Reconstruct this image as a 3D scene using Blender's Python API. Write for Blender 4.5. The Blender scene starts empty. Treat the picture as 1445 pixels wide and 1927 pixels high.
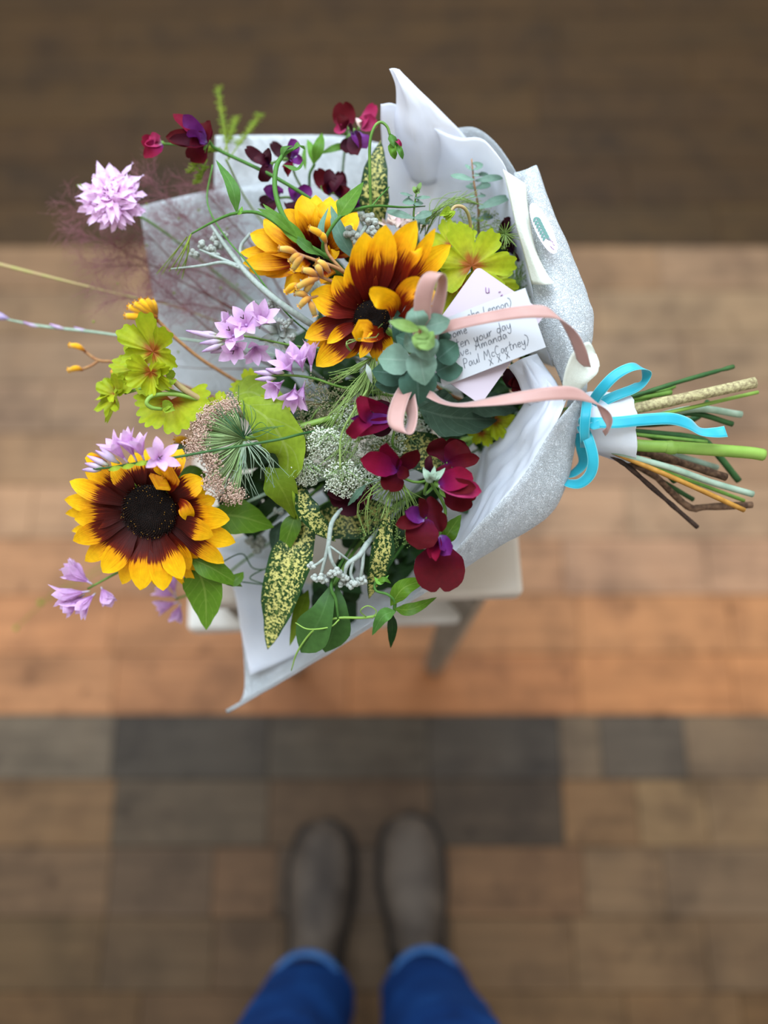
import bpy, math, random
import numpy as np
from mathutils import Vector, Matrix, noise as mn
random.seed(7)
scene = bpy.context.scene
COL = scene.collection
PI = math.pi
# ---------------------------------------------------------------- camera, daylight, exposure
TILT = math.radians(17.0)
CAM = Vector((0.0, 0.0, 1.40))
FPX = 1450.0                       # focal length in pixels of a 1445 x 1927 frame
D0 = 0.58                          # distance of the flower heads from the lens
cam_d = bpy.data.cameras.new('camera'); cam = bpy.data.objects.new('camera', cam_d); COL.objects.link(cam)
cam.location = CAM; cam.rotation_euler = (TILT, 0, 0)
cam_d.sensor_width = 36.0; cam_d.lens = 36.0 * FPX / 1927.0
cam_d.clip_start = 0.02; cam_d.clip_end = 50
cam_d.dof.use_dof = True; cam_d.dof.focus_distance = 0.568; cam_d.dof.aperture_fstop = 1.45
scene.camera = cam
w = bpy.data.worlds.new('daylight'); scene.world = w; w.use_nodes = True
w.node_tree.nodes['Background'].inputs[0].default_value = (1.0, 0.98, 0.94, 1)
w.node_tree.nodes['Background'].inputs[1].default_value = 0.92
def area(name, loc, tgt, sx, sy, power, col):
    l = bpy.data.lights.new(name, 'AREA'); l.shape = 'RECTANGLE'; l.size = sx; l.size_y = sy; l.energy = power; l.color = col
    o = bpy.data.objects.new(name, l); COL.objects.link(o); o.location = loc
    o.rotation_euler = (Vector(tgt) - Vector(loc)).to_track_quat('-Z', 'Y').to_euler()
    return o
area('shop_window_daylight', (-0.25, 1.6, 3.3), (0.0, 0.3, 0.7), 3.2, 2.6, 265, (0.70, 0.85, 1.0))
vs = scene.view_settings
vs.view_transform = 'Standard'; vs.look = 'None'; vs.gamma = 1.0; vs.exposure = 0.0; vs.use_curve_mapping = False

# ---------------------------------------------------------------- frame helpers
RT = Vector((1, 0, 0)); UP = Vector((0, math.cos(TILT), math.sin(TILT))); TO = Vector((0, -math.sin(TILT), math.cos(TILT)))
SC = D0 / FPX                      # metres per photo pixel at the flower heads
def P(px, py, h=0.0):
    d = D0 - h
    return CAM - TO * d + RT * ((px - 722.5) / FPX * d) + UP * ((963.5 - py) / FPX * d)
def PP(l): return [P(*q) for q in l]
def NV(x, y, z): return (RT * x + UP * y + TO * z).normalized()
def lin(c):
    if isinstance(c, str): c = tuple(int(c[i:i + 2], 16) / 255 for i in (0, 2, 4))
    return tuple((x / 12.92 if x <= .04045 else ((x + .055) / 1.055) ** 2.4) for x in c) + (1.0,)
def spl(pts, n):
    m = len(pts)
    if m == 2: return [pts[0].lerp(pts[1], i / n) for i in range(n + 1)]
    out = []
    for i in range(n + 1):
        t = i / n * (m - 1); k = min(int(t), m - 2); f = t - k
        p0 = pts[k - 1] if k > 0 else pts[0] * 2 - pts[1]; p1 = pts[k]; p2 = pts[k + 1]
        p3 = pts[k + 2] if k + 2 < m else pts[-1] * 2 - pts[-2]
        out.append(0.5 * (2 * p1 + (p2 - p0) * f + (2 * p0 - 5 * p1 + 4 * p2 - p3) * f * f + (3 * p1 - p0 - 3 * p2 + p3) * f ** 3))
    return out
def interp(tab, v):
    for (a, x), (b, y) in zip(tab, tab[1:]):
        if v <= b:
            f = (v - a) / (b - a); f = f * f * (3 - 2 * f) * .5 + f * .5
            return x + (y - x) * f
    return tab[-1][1]
PROF = {
 'leaf': [(0, .04), (.08, .3), (.3, .92), (.45, 1), (.7, .72), (.9, .28), (1, .0)],
 'lance': [(0, .1), (.2, .6), (.4, 1), (.7, .8), (.9, .35), (1, .0)],
 'ray': [(0, .3), (.15, .5), (.45, .92), (.62, 1), (.8, .82), (.93, .42), (1, .04)],
 'rayb': [(0, .35), (.2, .6), (.55, .97), (.72, 1), (.87, .8), (.96, .45), (1, .12)],
 'round': [(0, .2), (.12, .55), (.35, .95), (.55, 1), (.78, .86), (.92, .52), (1, .05)],
 'oval': [(0, .12), (.2, .5), (.45, .95), (.6, 1), (.8, .72), (.93, .3), (1, .02)],
 'wedge': [(0, .03), (.35, .5), (.7, 1), (.82, .85), (.93, .4), (1, 0)],
 'ovate': [(0, .2), (.1, .6), (.32, .98), (.5, .98), (.72, .74), (.88, .38), (1, .02)],
 'std': [(0, .12), (.15, .4), (.4, .92), (.62, 1), (.82, .9), (.94, .66), (1, .35)],
 'grass': [(0, 1), (.6, .8), (1, .05)],
 'strap': [(0, .5), (.1, .9), (.5, 1), (.9, .9), (1, .5)],
 'tab': [(0, .35), (.25, .7), (.6, 1), (.85, .8), (.95, .5), (1, .1)],
}
class MB:
    def __init__(s): s.v = []; s.f = []; s.uv = []
    def grid(s, rows, uvs=None, closed=False):
        b = len(s.v); nr = len(rows); nc = len(rows[0])
        for i, r in enumerate(rows):
            for j, p in enumerate(r):
                s.v.append(p); s.uv.append(uvs[i][j] if uvs else (j / max(1, nc - (0 if closed else 1)), i / max(1, nr - 1)))
        for i in range(nr - 1):
            for j in range(nc if closed else nc - 1):
                k = (j + 1) % nc
                s.f.append((b + i * nc + j, b + i * nc + k, b + (i + 1) * nc + k, b + (i + 1) * nc + j))
        return b
    def tube(s, pts, r, n=12, sides=6, cap=True, wob=0.0):
        c = spl(pts, n) if n else pts
        n = len(c) - 1
        if not isinstance(r, (list, tuple)): r = [r, r]
        rows = []; prev = None
        for i, p in enumerate(c):
            t = (c[min(i + 1, n)] - c[max(i - 1, 0)])
            t = t.normalized() if t.length > 1e-9 else Vector((0, 0, 1))
            if prev is None:
                a = t.cross(TO)
                if a.length < .1: a = t.cross(UP)
            else: a = prev - t * prev.dot(t)
            a.normalize(); prev = a; b = t.cross(a)
            f = i / n * (len(r) - 1); k = min(int(f), len(r) - 2); rr = r[k] + (r[k + 1] - r[k]) * (f - k)
            if wob: rr *= 1 + wob * (random.random() - .5)
            rows.append([p + (a * math.cos(q) + b * math.sin(q)) * rr for q in [2 * PI * j / sides for j in range(sides)]])
        st = s.grid(rows, None, True)
        if cap:
            s.f.append(tuple(st + j for j in range(sides))[::-1]); e = st + n * sides
            s.f.append(tuple(e + j for j in range(sides)))
    def blade(s, pts, W, n, prof='leaf', nu=4, nv=8, cup=0, fold=0, ruf=0, rf=3, seed=0, teeth=0, tk=10, twist=0, notch=0):
        c = spl(pts, nv); L = sum((c[i + 1] - c[i]).length for i in range(nv)); rows = []; uvs = []
        tab = PROF[prof]
        for i, p in enumerate(c):
            v = i / nv
            t = (c[min(i + 1, nv)] - c[max(i - 1, 0)])
            t = t.normalized() if t.length > 1e-9 else UP
            sd = t.cross(n)
            sd = sd.normalized() if sd.length > 1e-6 else RT
            nn = sd.cross(t)
            if twist:
                a = twist * v; sd, nn = sd * math.cos(a) + nn * math.sin(a), nn * math.cos(a) - sd * math.sin(a)
            ww = W * interp(tab, v)
            if teeth: ww *= 1 + teeth * ((v * tk) % 1.0 - .5) * (1 if .08 < v < .95 else 0)
            row = []; ur = []
            for j in range(nu + 1):
                x = 2 * j / nu - 1
                z = cup * ww * x * x + fold * ww * abs(x)
                if ruf: z += ruf * W * (abs(x) ** 1.5) * math.sin(v * rf * 2 * PI + seed * 1.7 + (2.1 if x > 0 else 0))
                q = p + sd * (x * ww) + nn * z
                if notch: q = q + t * (-notch * W * max(0, 1 - abs(x) * 2.2) * max(0, v - .7) / .3)
                row.append(q); ur.append((j / nu, v))
            rows.append(row); uvs.append(ur)
        s.grid(rows, uvs)
    def blob(s, c, r, ax=None, st=1.0, seg=6, rings=4):
        ax = (ax or TO).normalized(); a = ax.orthogonal().normalized(); b = ax.cross(a); rows = []
        for i in range(rings + 1):
            th = PI * i / rings
            rr = r * max(math.sin(th), .02); z = -r * st * math.cos(th)
            rows.append([c + ax * z + (a * math.cos(q) + b * math.sin(q)) * rr for q in [2 * PI * j / seg for j in range(seg)]])
        s.grid(rows, None, True)
    def dot(s, c, r):
        b = len(s.v); q = random.random() * PI
        o = [RT * math.cos(q) + UP * math.sin(q), UP * math.cos(q) - RT * math.sin(q)]
        for d in (o[0], o[1], -o[0], -o[1]): s.v.append(c + d * r * random.uniform(.8, 1.2)); s.uv.append((.5, .3))
        s.v.append(c + TO * r * .7); s.uv.append((.5, .9)); s.v.append(c - TO * r * .7); s.uv.append((.5, .1))
        for i in range(4): s.f.append((b + i, b + (i + 1) % 4, b + 4)); s.f.append((b + (i + 1) % 4, b + i, b + 5))
    def box(s, c, sx, sy, sz, rot=0, top=None):
        b = len(s.v); cr, sr = math.cos(rot), math.sin(rot)
        for z in (-.5, .5):
            k = (top if top and z > 0 else 1)
            for x, y in ((-.5, -.5), (.5, -.5), (.5, .5), (-.5, .5)):
                X, Y = x * sx * k, y * sy * k
                s.v.append(Vector((c[0] + X * cr - Y * sr, c[1] + X * sr + Y * cr, c[2] + z * sz))); s.uv.append((x + .5, y + .5))
        for q in ((3, 2, 1, 0), (4, 5, 6, 7), (0, 1, 5, 4), (1, 2, 6, 5), (2, 3, 7, 6), (3, 0, 4, 7)): s.f.append(tuple(b + i for i in q))
    def fan(s, c, n, up, R, lobes=5, span=320, depth=.36, teeth=.1, cup=.15, ruf=.05, seed=0, rings=7, seg=90, asp=1.0, off=0.0):
        n = n.normalized(); u = (up - n * up.dot(n)).normalized(); r = u.cross(n); rows = []; uvs = []
        rnd = random.Random(seed); amp = [rnd.uniform(.88, 1.08) for _ in range(lobes + 1)]
        for k in range(rings + 1):
            f = k / rings; row = []; ur = []
            for j in range(seg + 1):
                a = math.radians(-span / 2 + span * j / seg); lt = j / seg * lobes
                ph = abs((lt % 1.0) - .5) * 2
                rad = R * amp[min(int(lt), lobes)] * (1 - depth * ph ** 2.2) * (1 + 1.6 * teeth * (abs(math.sin(j / seg * lobes * PI * 4)) ** .7 - .6))
                rad = rad * f if f < 1 else rad
                z = cup * R * f * f + ruf * R * f * math.sin(lt * 2 * PI) + .03 * R * math.sin(a * 3 + seed) * f
                row.append(c + u * (math.cos(a) * rad * asp) + r * (math.sin(a) * rad) + n * z + u * off * R * f)
                ur.append((j / seg * lobes, f))
            rows.append(row); uvs.append(ur)
        s.grid(rows, uvs)
    def build(s, name, mat, parent=None, smooth=True, kind=None, label=None, solid=0):
        root = parent
        while root is not None and root.parent is not None: root = root.parent
        off = root.location if root is not None else Vector((0, 0, 0))
        me = bpy.data.meshes.new(name)
        me.from_pydata([tuple(p - off) for p in s.v], [], s.f)
        ul = me.uv_layers.new(name='uv'); li = np.empty(len(me.loops), dtype=np.int32); me.loops.foreach_get('vertex_index', li)
        ul.data.foreach_set('uv', np.array(s.uv, dtype=np.float32)[li].ravel())
        if smooth: me.polygons.foreach_set('use_smooth', np.ones(len(me.polygons), dtype=bool))
        me.materials.append(mat); me.update()
        o = bpy.data.objects.new(name, me); COL.objects.link(o); o.parent = parent
        if kind: o['kind'] = kind
        if label: o['label'] = label
        if solid:
            md = o.modifiers.new('thickness', 'SOLIDIFY'); md.thickness = solid; md.offset = 0
        return o
def thing(name, label, cat, loc, group=None):
    o = bpy.data.objects.new(name, None); COL.objects.link(o); o.location = loc; o.empty_display_size = .01
    o['label'] = label; o['category'] = cat
    if group: o['group'] = group
    return o
def tag(o, label, cat, group=None):
    o['label'] = label; o['category'] = cat
    if group: o['group'] = group
    return o

# ---------------------------------------------------------------- materials
def newmat(name):
    m = bpy.data.materials.new(name); m.use_nodes = True; nt = m.node_tree; nt.nodes.clear()
    return m, nt
def nd(nt, t, **k):
    n = nt.nodes.new('ShaderNode' + t)
    for a, b in k.items():
        if a.startswith('i_'):
            key = a[2:]; n.inputs[int(key) if key.isdigit() else key.replace('_', ' ')].default_value = b
        else: setattr(n, a, b)
    return n
def mth(nt, op, a, b=None):
    n = nt.nodes.new('ShaderNodeMath'); n.operation = op
    for i, x in enumerate((a, b)):
        if x is None: continue
        if isinstance(x, (int, float)): n.inputs[i].default_value = x
        else: nt.links.new(x, n.inputs[i])
    return n.outputs[0]
def mixc(nt, f, a, b, mode='MIX'):
    n = nt.nodes.new('ShaderNodeMix'); n.data_type = 'RGBA'; n.blend_type = mode
    for i, x in ((0, f), (6, a), (7, b)):
        if isinstance(x, (int, float)): n.inputs[i].default_value = x
        elif isinstance(x, tuple): n.inputs[i].default_value = x
        else: nt.links.new(x, n.inputs[i])
    return n.outputs[2]
def ramp(nt, fac, stops, mode='LINEAR'):
    n = nt.nodes.new('ShaderNodeValToRGB'); cr = n.color_ramp; cr.interpolation = mode
    while len(cr.elements) < len(stops): cr.elements.new(.5)
    for e, (p, c) in zip(cr.elements, stops): e.position = p; e.color = lin(c)
    nt.links.new(fac, n.inputs[0]); return n.outputs[0]
def finish(nt, color, rough=.5, transl=.25, bump=None, bs=.3, bd=.001, sheen=0, spec=.25):
    p = nd(nt, 'BsdfPrincipled'); p.inputs['Roughness'].default_value = rough; p.inputs['Specular IOR Level'].default_value = spec
    if sheen: p.inputs['Sheen Weight'].default_value = sheen
    nt.links.new(color, p.inputs['Base Color'])
    out = nd(nt, 'OutputMaterial'); sh = p.outputs[0]
    if bump is not None:
        b = nd(nt, 'Bump'); b.inputs['Strength'].default_value = bs; b.inputs['Distance'].default_value = bd
        nt.links.new(bump, b.inputs['Height']); nt.links.new(b.outputs[0], p.inputs['Normal'])
    if transl:
        t = nd(nt, 'BsdfTranslucent'); nt.links.new(color, t.inputs[0])
        if bump is not None: nt.links.new(b.outputs[0], t.inputs[1])
        mx = nd(nt, 'MixShader'); mx.inputs[0].default_value = transl
        nt.links.new(sh, mx.inputs[1]); nt.links.new(t.outputs[0], mx.inputs[2]); sh = mx.outputs[0]
    nt.links.new(sh, out.inputs[0])
def grad(name, stops, jit=.12, streak=26, vein=None, side=0, rough=.5, transl=.25, var=.15, rj=.0, bump=.25, nscale=None, speck=None, sheen=0, kv=.62):
    m, nt = newmat(name)
    uv = nd(nt, 'UVMap'); sp = nd(nt, 'SeparateXYZ'); nt.links.new(uv.outputs[0], sp.inputs[0]); u, v = sp.outputs[0], sp.outputs[1]
    oi = nd(nt, 'ObjectInfo'); rnd = oi.outputs['Random']
    cb = nd(nt, 'CombineXYZ'); nt.links.new(mth(nt, 'MULTIPLY', u, float(streak)), cb.inputs[0]); nt.links.new(mth(nt, 'MULTIPLY', v, 2.0), cb.inputs[1]); nt.links.new(mth(nt, 'MULTIPLY', rnd, 40.), cb.inputs[2])
    ns = nd(nt, 'TexNoise'); ns.inputs['Scale'].default_value = 1.0; ns.inputs['Detail'].default_value = 3; nt.links.new(cb.outputs[0], ns.inputs['Vector'])
    f = mth(nt, 'ADD', v, mth(nt, 'MULTIPLY', mth(nt, 'SUBTRACT', ns.outputs[0], .5), jit * 2))
    if rj: f = mth(nt, 'ADD', f, mth(nt, 'MULTIPLY', mth(nt, 'SUBTRACT', rnd, .5), rj * 2))
    c = ramp(nt, f, stops)
    au = mth(nt, 'ABSOLUTE', mth(nt, 'SUBTRACT', u, .5))
    if vein:
        k = mth(nt, 'LESS_THAN', au, .03)
        if side:
            sv = mth(nt, 'SINE', mth(nt, 'MULTIPLY', mth(nt, 'SUBTRACT', v, mth(nt, 'MULTIPLY', au, .55)), side * 2 * PI))
            k = mth(nt, 'MAXIMUM', k, mth(nt, 'MULTIPLY', mth(nt, 'GREATER_THAN', sv, .955), .6))
        c = mixc(nt, mth(nt, 'MULTIPLY', k, .3), c, lin(vein))
    geo = nd(nt, 'NewGeometry')
    n2 = nd(nt, 'TexNoise'); n2.inputs['Scale'].default_value = nscale or 260; n2.inputs['Detail'].default_value = 4; nt.links.new(geo.outputs['Position'], n2.inputs['Vector'])
    if speck:
        vo = nd(nt, 'TexNoise'); vo.inputs['Scale'].default_value = speck[1]; vo.inputs['Detail'].default_value = 4; vo.inputs['Roughness'].default_value = .7
        nt.links.new(geo.outputs['Position'], vo.inputs['Vector'])
        e = mth(nt, 'SUBTRACT', vo.outputs[0], mth(nt, 'MULTIPLY', mth(nt, 'MAXIMUM', mth(nt, 'SUBTRACT', au, .3), 0.), speck[3] if len(speck) > 3 else .35))
        r = nd(nt, 'MapRange'); nt.links.new(e, r.inputs[0]); r.inputs[1].default_value = speck[2] - .015; r.inputs[2].default_value = speck[2] + .015
        c = mixc(nt, r.outputs[0], c, lin(speck[0]))
    hs = nd(nt, 'HueSaturation'); nt.links.new(c, hs.inputs['Color'])
    val = mth(nt, 'ADD', mth(nt, 'MULTIPLY', mth(nt, 'SUBTRACT', rnd, .5), var * 2), mth(nt, 'ADD', .75 * kv, mth(nt, 'MULTIPLY', n2.outputs[0], .5 * kv)))
    nt.links.new(val, hs.inputs['Value'])
    finish(nt, hs.outputs[0], rough, transl, ns.outputs[0] if streak > 8 else n2.outputs[0], bump, .0006, sheen, .14)
    return m
def plain(name, col, rough=.5, transl=0, var=.1, nscale=120, col2=None, bump=.2, sheen=0, kv=.72, bd=.001, detail=4):
    m, nt = newmat(name)
    geo = nd(nt, 'NewGeometry'); n2 = nd(nt, 'TexNoise'); n2.inputs['Scale'].default_value = nscale; n2.inputs['Detail'].default_value = detail
    nt.links.new(geo.outputs['Position'], n2.inputs['Vector'])
    oi = nd(nt, 'ObjectInfo')
    c2 = col2 or col
    c = ramp(nt, n2.outputs[0], [(.35, col), (.65, c2)])
    hs = nd(nt, 'HueSaturation'); nt.links.new(c, hs.inputs['Color'])
    nt.links.new(mth(nt, 'ADD', (1 - var) * kv, mth(nt, 'MULTIPLY', oi.outputs['Random'], var * 2 * kv)), hs.inputs['Value'])
    finish(nt, hs.outputs[0], rough, transl, n2.outputs[0], bump, bd, sheen)
    return m
MT = {}
MT['sun'] = grad('sunflower petal', [(.0, '2a0502'), (.40, '4a0d04'), (.52, '6e1e05'), (.58, 'ec9c08'), (.78, 'fabc0c'), (1, 'fcc414')], jit=.22, streak=20, rj=.06, transl=.3, var=.08, rough=.55, bump=.5, kv=.86)
MT['sunb'] = grad('sunflower petal dark', [(.0, '3c0602'), (.42, '640f05'), (.58, '7c2205'), (.68, 'ec9c08'), (.85, 'fabc0c'), (1, 'fcc414')], jit=.2, streak=18, rj=.06, transl=.3, var=.08, rough=.55, bump=.5, kv=.86)
MT['sunc'] = grad('sunflower petal orange', [(.0, '5a0f03'), (.3, '8a2405'), (.46, 'e28d08'), (.72, 'f8b40a'), (1, 'fcc010')], jit=.26, streak=16, rj=.14, transl=.3, var=.08, rough=.55, bump=.5, kv=.86)
MT['sungold'] = grad('sunflower petal gold', [(.0, '7a2c05'), (.15, 'e39508'), (.6, 'f3ad0a'), (1, 'f4b30a')], jit=.1, streak=12, transl=.3, var=.08, bump=.5)
MT['disc'] = plain('sunflower disc', '0c0605', .8, 0, .1, 700, '1f120b', .8)
MT['floret'] = plain('disc floret', '120806', .55, 0, .1, 300, '2b160c')
MT['pollen'] = plain('disc pollen', 'b07a20', .8, 0, .1)
G = lambda n, a, b, vein='a9c46a', **k: grad(n, [(0, a), (1, b)], jit=.1, streak=3, vein=vein, **{**dict(side=7, rough=.45, transl=.3), **k})
MT['green'] = G('mid green leaf', '567a1a', '679026', 'a6bc58')
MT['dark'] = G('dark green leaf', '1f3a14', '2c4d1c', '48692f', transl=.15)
MT['deep'] = G('deep shade leaf', '22381a', '33512a', '4d6b3a', transl=.12)  # for the filler leaves, shade put into the green
MT['olive'] = G('olive leaf', '66801a', '7f9420', '98a840', speck=('7a3512', 60, .66))
MT['pea'] = G('sweet pea leaf', '6ea34a', '5d9440', '9cc67c', transl=.35)
MT['blueleaf'] = G('blue green leaf', '6f9a84', '7aa48c', 'a3c2b0')
MT['fresh'] = G('fresh green leaf', '82b840', '6ca538', 'b4d878', transl=.4)
MT['hosta'] = G('smooth green leaf', '476f33', '56803c', '6a9150', side=0)
MT['lime'] = grad('lime pelargonium leaf', [(.0, 'a04e1c'), (.2, 'b86c28'), (.36, 'b8b42a'), (.6, 'c6cc26'), (1, 'b2c424')], jit=.16, streak=7, rough=.5, transl=.35, var=.1, kv=.72)
MT['limep'] = G('lime leaf', 'aec63a', 'a4c234', 'd4e08c', transl=.4, side=4, kv=.74)
MT['sage'] = G('sage grey leaf', '55705a', '46604c', '8ba08a', transl=.1, rough=.7)
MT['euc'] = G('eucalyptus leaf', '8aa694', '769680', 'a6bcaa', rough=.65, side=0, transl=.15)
MT['euc2'] = G('eucalyptus shaded leaf', '4e7060', '426450', '7b988c', rough=.6, side=0, transl=.15)  # darker copy for the lower rosette leaves, shade put into the colour
MT['euctip'] = G('eucalyptus young leaf', '9dbf62', '8fb26a', 'c0d690', rough=.6, side=0, transl=.3)
MT['auc'] = grad('spotted laurel leaf', [(0, '23401c'), (1, '2a4a20')], jit=.1, streak=3, vein='8a9a4a', rough=.4, transl=.2, speck=('d9cf78', 430, .512, .6))
MT['pea1'] = grad('burgundy sweet pea petal', [(0, '7a2470'), (.16, '860a3a'), (.6, '7c0418'), (1, '720412')], jit=.1, streak=12, transl=.3, var=.12, rough=.75, kv=.4)
MT['pea2'] = grad('magenta sweet pea petal', [(0, '8a3296'), (.2, 'a00c5a'), (.6, 'a4063c'), (1, '9c0834')], jit=.1, streak=12, transl=.3, var=.12, rough=.75, kv=.45)
MT['pea3'] = grad('dark plum sweet pea petal', [(0, '5a2a66'), (.25, '4a1028'), (1, '50121f')], jit=.1, streak=8, transl=.25, var=.15, rough=.6, kv=.46)
MT['pink'] = grad('pink sweet pea petal', [(0, 'ead7e6'), (.25, 'd4487e'), (1, 'bb1f55')], jit=.1, streak=8, transl=.35, var=.1, rough=.6)
MT['viol'] = grad('violet wing petal', [(0, 'dccbee'), (.14, '9c5cba'), (.4, '7c2a84'), (1, '74206a')], jit=.12, streak=8, transl=.3, var=.1, rough=.6)
MT['ixia'] = grad('lilac petal', [(0, 'd08fce'), (.3, 'e6b6e6'), (1, 'f2ccf2')], jit=.08, streak=9, transl=.4, var=.08, rough=.55, kv=.85)
MT['ixiab'] = grad('lilac bud', [(0, 'b7c089'), (.3, 'd6c3d6'), (1, 'c79fd2')], jit=.06, streak=6, transl=.25, var=.08, kv=.85)
MT['scab'] = grad('pale pink petal', [(0, 'd899c9'), (1, 'efd2ef')], jit=.1, streak=6, transl=.4, var=.1, kv=1.0)
MT['stock'] = grad('blush petal', [(0, 'e9e0b8'), (1, 'eec8cf')], jit=.1, streak=5, transl=.35, kv=.85)
MT['silver'] = plain('silver felted stem', 'b4c2b4', .85, .0, .06, 300, 'cdd6cc', .4, sheen=.05, kv=.5)
MT['silverleaf'] = G('silver leaf', 'b9c4b6', 'c8d0c6', 'd6ddd2', rough=.8, side=0)
MT['silverbud'] = plain('silver felted bud', 'c3cabd', .9, 0, .06, 900, 'e2e5da', .8, sheen=.05, kv=.5)
MT['stemg'] = plain('green stem', '5f8a35', .5, .1, .12, 90, '7fa548')
MT['stemd'] = plain('dark green stem', '2f5a2a', .5, .1, .1, 90, '416a35')
MT['steml'] = plain('light green stem', '9cbf57', .45, .15, .06, 60, '8db24a')
MT['stemp'] = plain('pale tan stem', 'b9b26a', .55, .1, .06, 120, 'c6a878')
MT['pale'] = plain('pale grey green stem', '9bb59b', .6, .1, .08, 120, 'b4c8b0')
MT['brown'] = plain('brown woody stem', '4a3324', .8, 0, .1, 260, '7a5c44', .8)
MT['dkbrown'] = plain('dark twig', '2c1f18', .8, 0, .1, 260, '4a362a', .8)
MT['orange'] = plain('orange stem', 'a8742a', .6, 0, .1, 160, 'c08a3a')
MT['tan'] = plain('rusty felted stem', 'a8714a', .8, 0, .1, 300, 'b98a58', .5)
MT['paw'] = grad('golden paw tube', [(0, 'c9741c'), (.35, 'e8a010'), (1, 'f5b90c')], jit=.1, streak=6, transl=.15, rough=.75, sheen=.3, kv=.8)
MT['pawr'] = grad('rusty gold paw tube', [(0, 'a85c30'), (.5, 'd99a3c'), (1, 'd8c060')], jit=.14, streak=6, transl=.15, rough=.8, sheen=.3, kv=.8)
MT['smoke'] = plain('dusty pink plume', 'c98a92', .7, .35, .1, 40, 'ab6670')
MT['smokeb'] = plain('plume branch', '6e4238', .7, 0, .1, 60, '80604a')
MT['seed'] = plain('pink seed', 'c9a08c', .8, .1, .1, 500, 'e0c4ae', kv=0.8)
MT['white'] = plain('white floret', 'eef0e2', .7, .25, .05, 300, 'dfe6cc', kv=0.95)
MT['cream'] = plain('beige floret', 'cdbf9c', .8, .15, .05, 400, 'a8a47c', kv=0.8)
MT['ray'] = plain('umbel ray', '8fae6a', .6, .2, .1, 100, 'a9c083')
MT['thread'] = plain('fine green thread', '86a550', .5, .2, .1, 60, 'a2bb6a')
MT['dthread'] = plain('dark green thread', '3f6a3c', .6, .1, .1, 60, '5f8c66')
MT['palethread'] = plain('pale thread', 'b4c4a4', .6, .2, .1, 60, '8fa890', kv=.85)
MT['fern'] = plain('yellow green fern', 'a6b83c', .6, .3, .1, 60, '8aa832')
MT['lav'] = plain('bud tip lilac', 'c8b4e0', .6, .2, kv=0.8)
def paper(name, col, emb, transl, rough=.6, col2=None):  # emb: depth of the embossed crackle
    m, nt = newmat(name)
    geo = nd(nt, 'NewGeometry')
    d = nd(nt, 'TexNoise'); d.inputs['Scale'].default_value = 150; nt.links.new(geo.outputs['Position'], d.inputs['Vector'])
    ad = mixc(nt, .02, geo.outputs['Position'], d.outputs['Color'], 'ADD')
    vo = nd(nt, 'TexVoronoi'); vo.feature = 'DISTANCE_TO_EDGE'; vo.inputs['Scale'].default_value = 420; nt.links.new(ad, vo.inputs['Vector'])
    n2 = nd(nt, 'TexNoise'); n2.inputs['Scale'].default_value = 45; n2.inputs['Detail'].default_value = 5; nt.links.new(geo.outputs['Position'], n2.inputs['Vector'])
    h = mth(nt, 'ADD', mth(nt, 'MULTIPLY', mth(nt, 'MINIMUM', vo.outputs['Distance'], .22), emb), mth(nt, 'MULTIPLY', n2.outputs[0], .35))
    c = ramp(nt, n2.outputs[0], [(.3, col), (.7, col2 or col)])
    finish(nt, c, rough, transl, h, .8, .0016)
    return m
MT['emb'] = paper('embossed wrapping paper', 'f4f7f9', 3.4, .45, .5, 'ecf1f3')
MT['cr'] = paper('cream inner paper', 'eff0e6', .3, .45, .6, 'e6e9de')
MT['tis'] = paper('white tissue paper', 'f6f7fb', .0, .6, .75, 'f0f2f8')
MT['card'] = plain('white card', 'f2f4f8', .6, .0, .0, 20, 'eef1f6', .02, kv=0.54)
MT['env'] = plain('pale pink card', 'f2e0ea', .6, .0, .0, 20, 'efdce7', .02, kv=.5)
MT['ink'] = plain('grey pen ink', '565c66', .6, 0, 0)
MT['mauve'] = plain('mauve print', 'b08ab0', .6, 0, 0)
MT['stk'] = plain('sticker', 'e6dce8', .4, 0, 0, 20, 'e2d8e4', .02, kv=0.95)
MT['sprig'] = plain('printed sprig', '5f8a80', .6, 0, 0)
def satin(name, a, b, edge):
    m, nt = newmat(name)
    uv = nd(nt, 'UVMap'); sp = nd(nt, 'SeparateXYZ'); nt.links.new(uv.outputs[0], sp.inputs[0])
    geo = nd(nt, 'NewGeometry'); n2 = nd(nt, 'TexNoise'); n2.inputs['Scale'].default_value = 60; nt.links.new(geo.outputs['Position'], n2.inputs['Vector'])
    c = ramp(nt, n2.outputs[0], [(.3, a), (.7, b)])
    au = mth(nt, 'ABSOLUTE', mth(nt, 'SUBTRACT', sp.outputs[0], .5))
    c = mixc(nt, mth(nt, 'GREATER_THAN', au, .44), c, lin(edge))
    wv = nd(nt, 'TexWave'); wv.inputs['Scale'].default_value = 60; nt.links.new(uv.outputs[0], wv.inputs['Vector'])
    finish(nt, c, .33, .18, wv.outputs[0], .06, .0004, .4)
    return m
MT['rib'] = satin('pink satin ribbon', 'ac8279', 'b68d83', 'bf9a92')
MT['aqua'] = satin('aqua velvet ribbon', '1c98aa', '28a6b6', '66c4cc')
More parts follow.
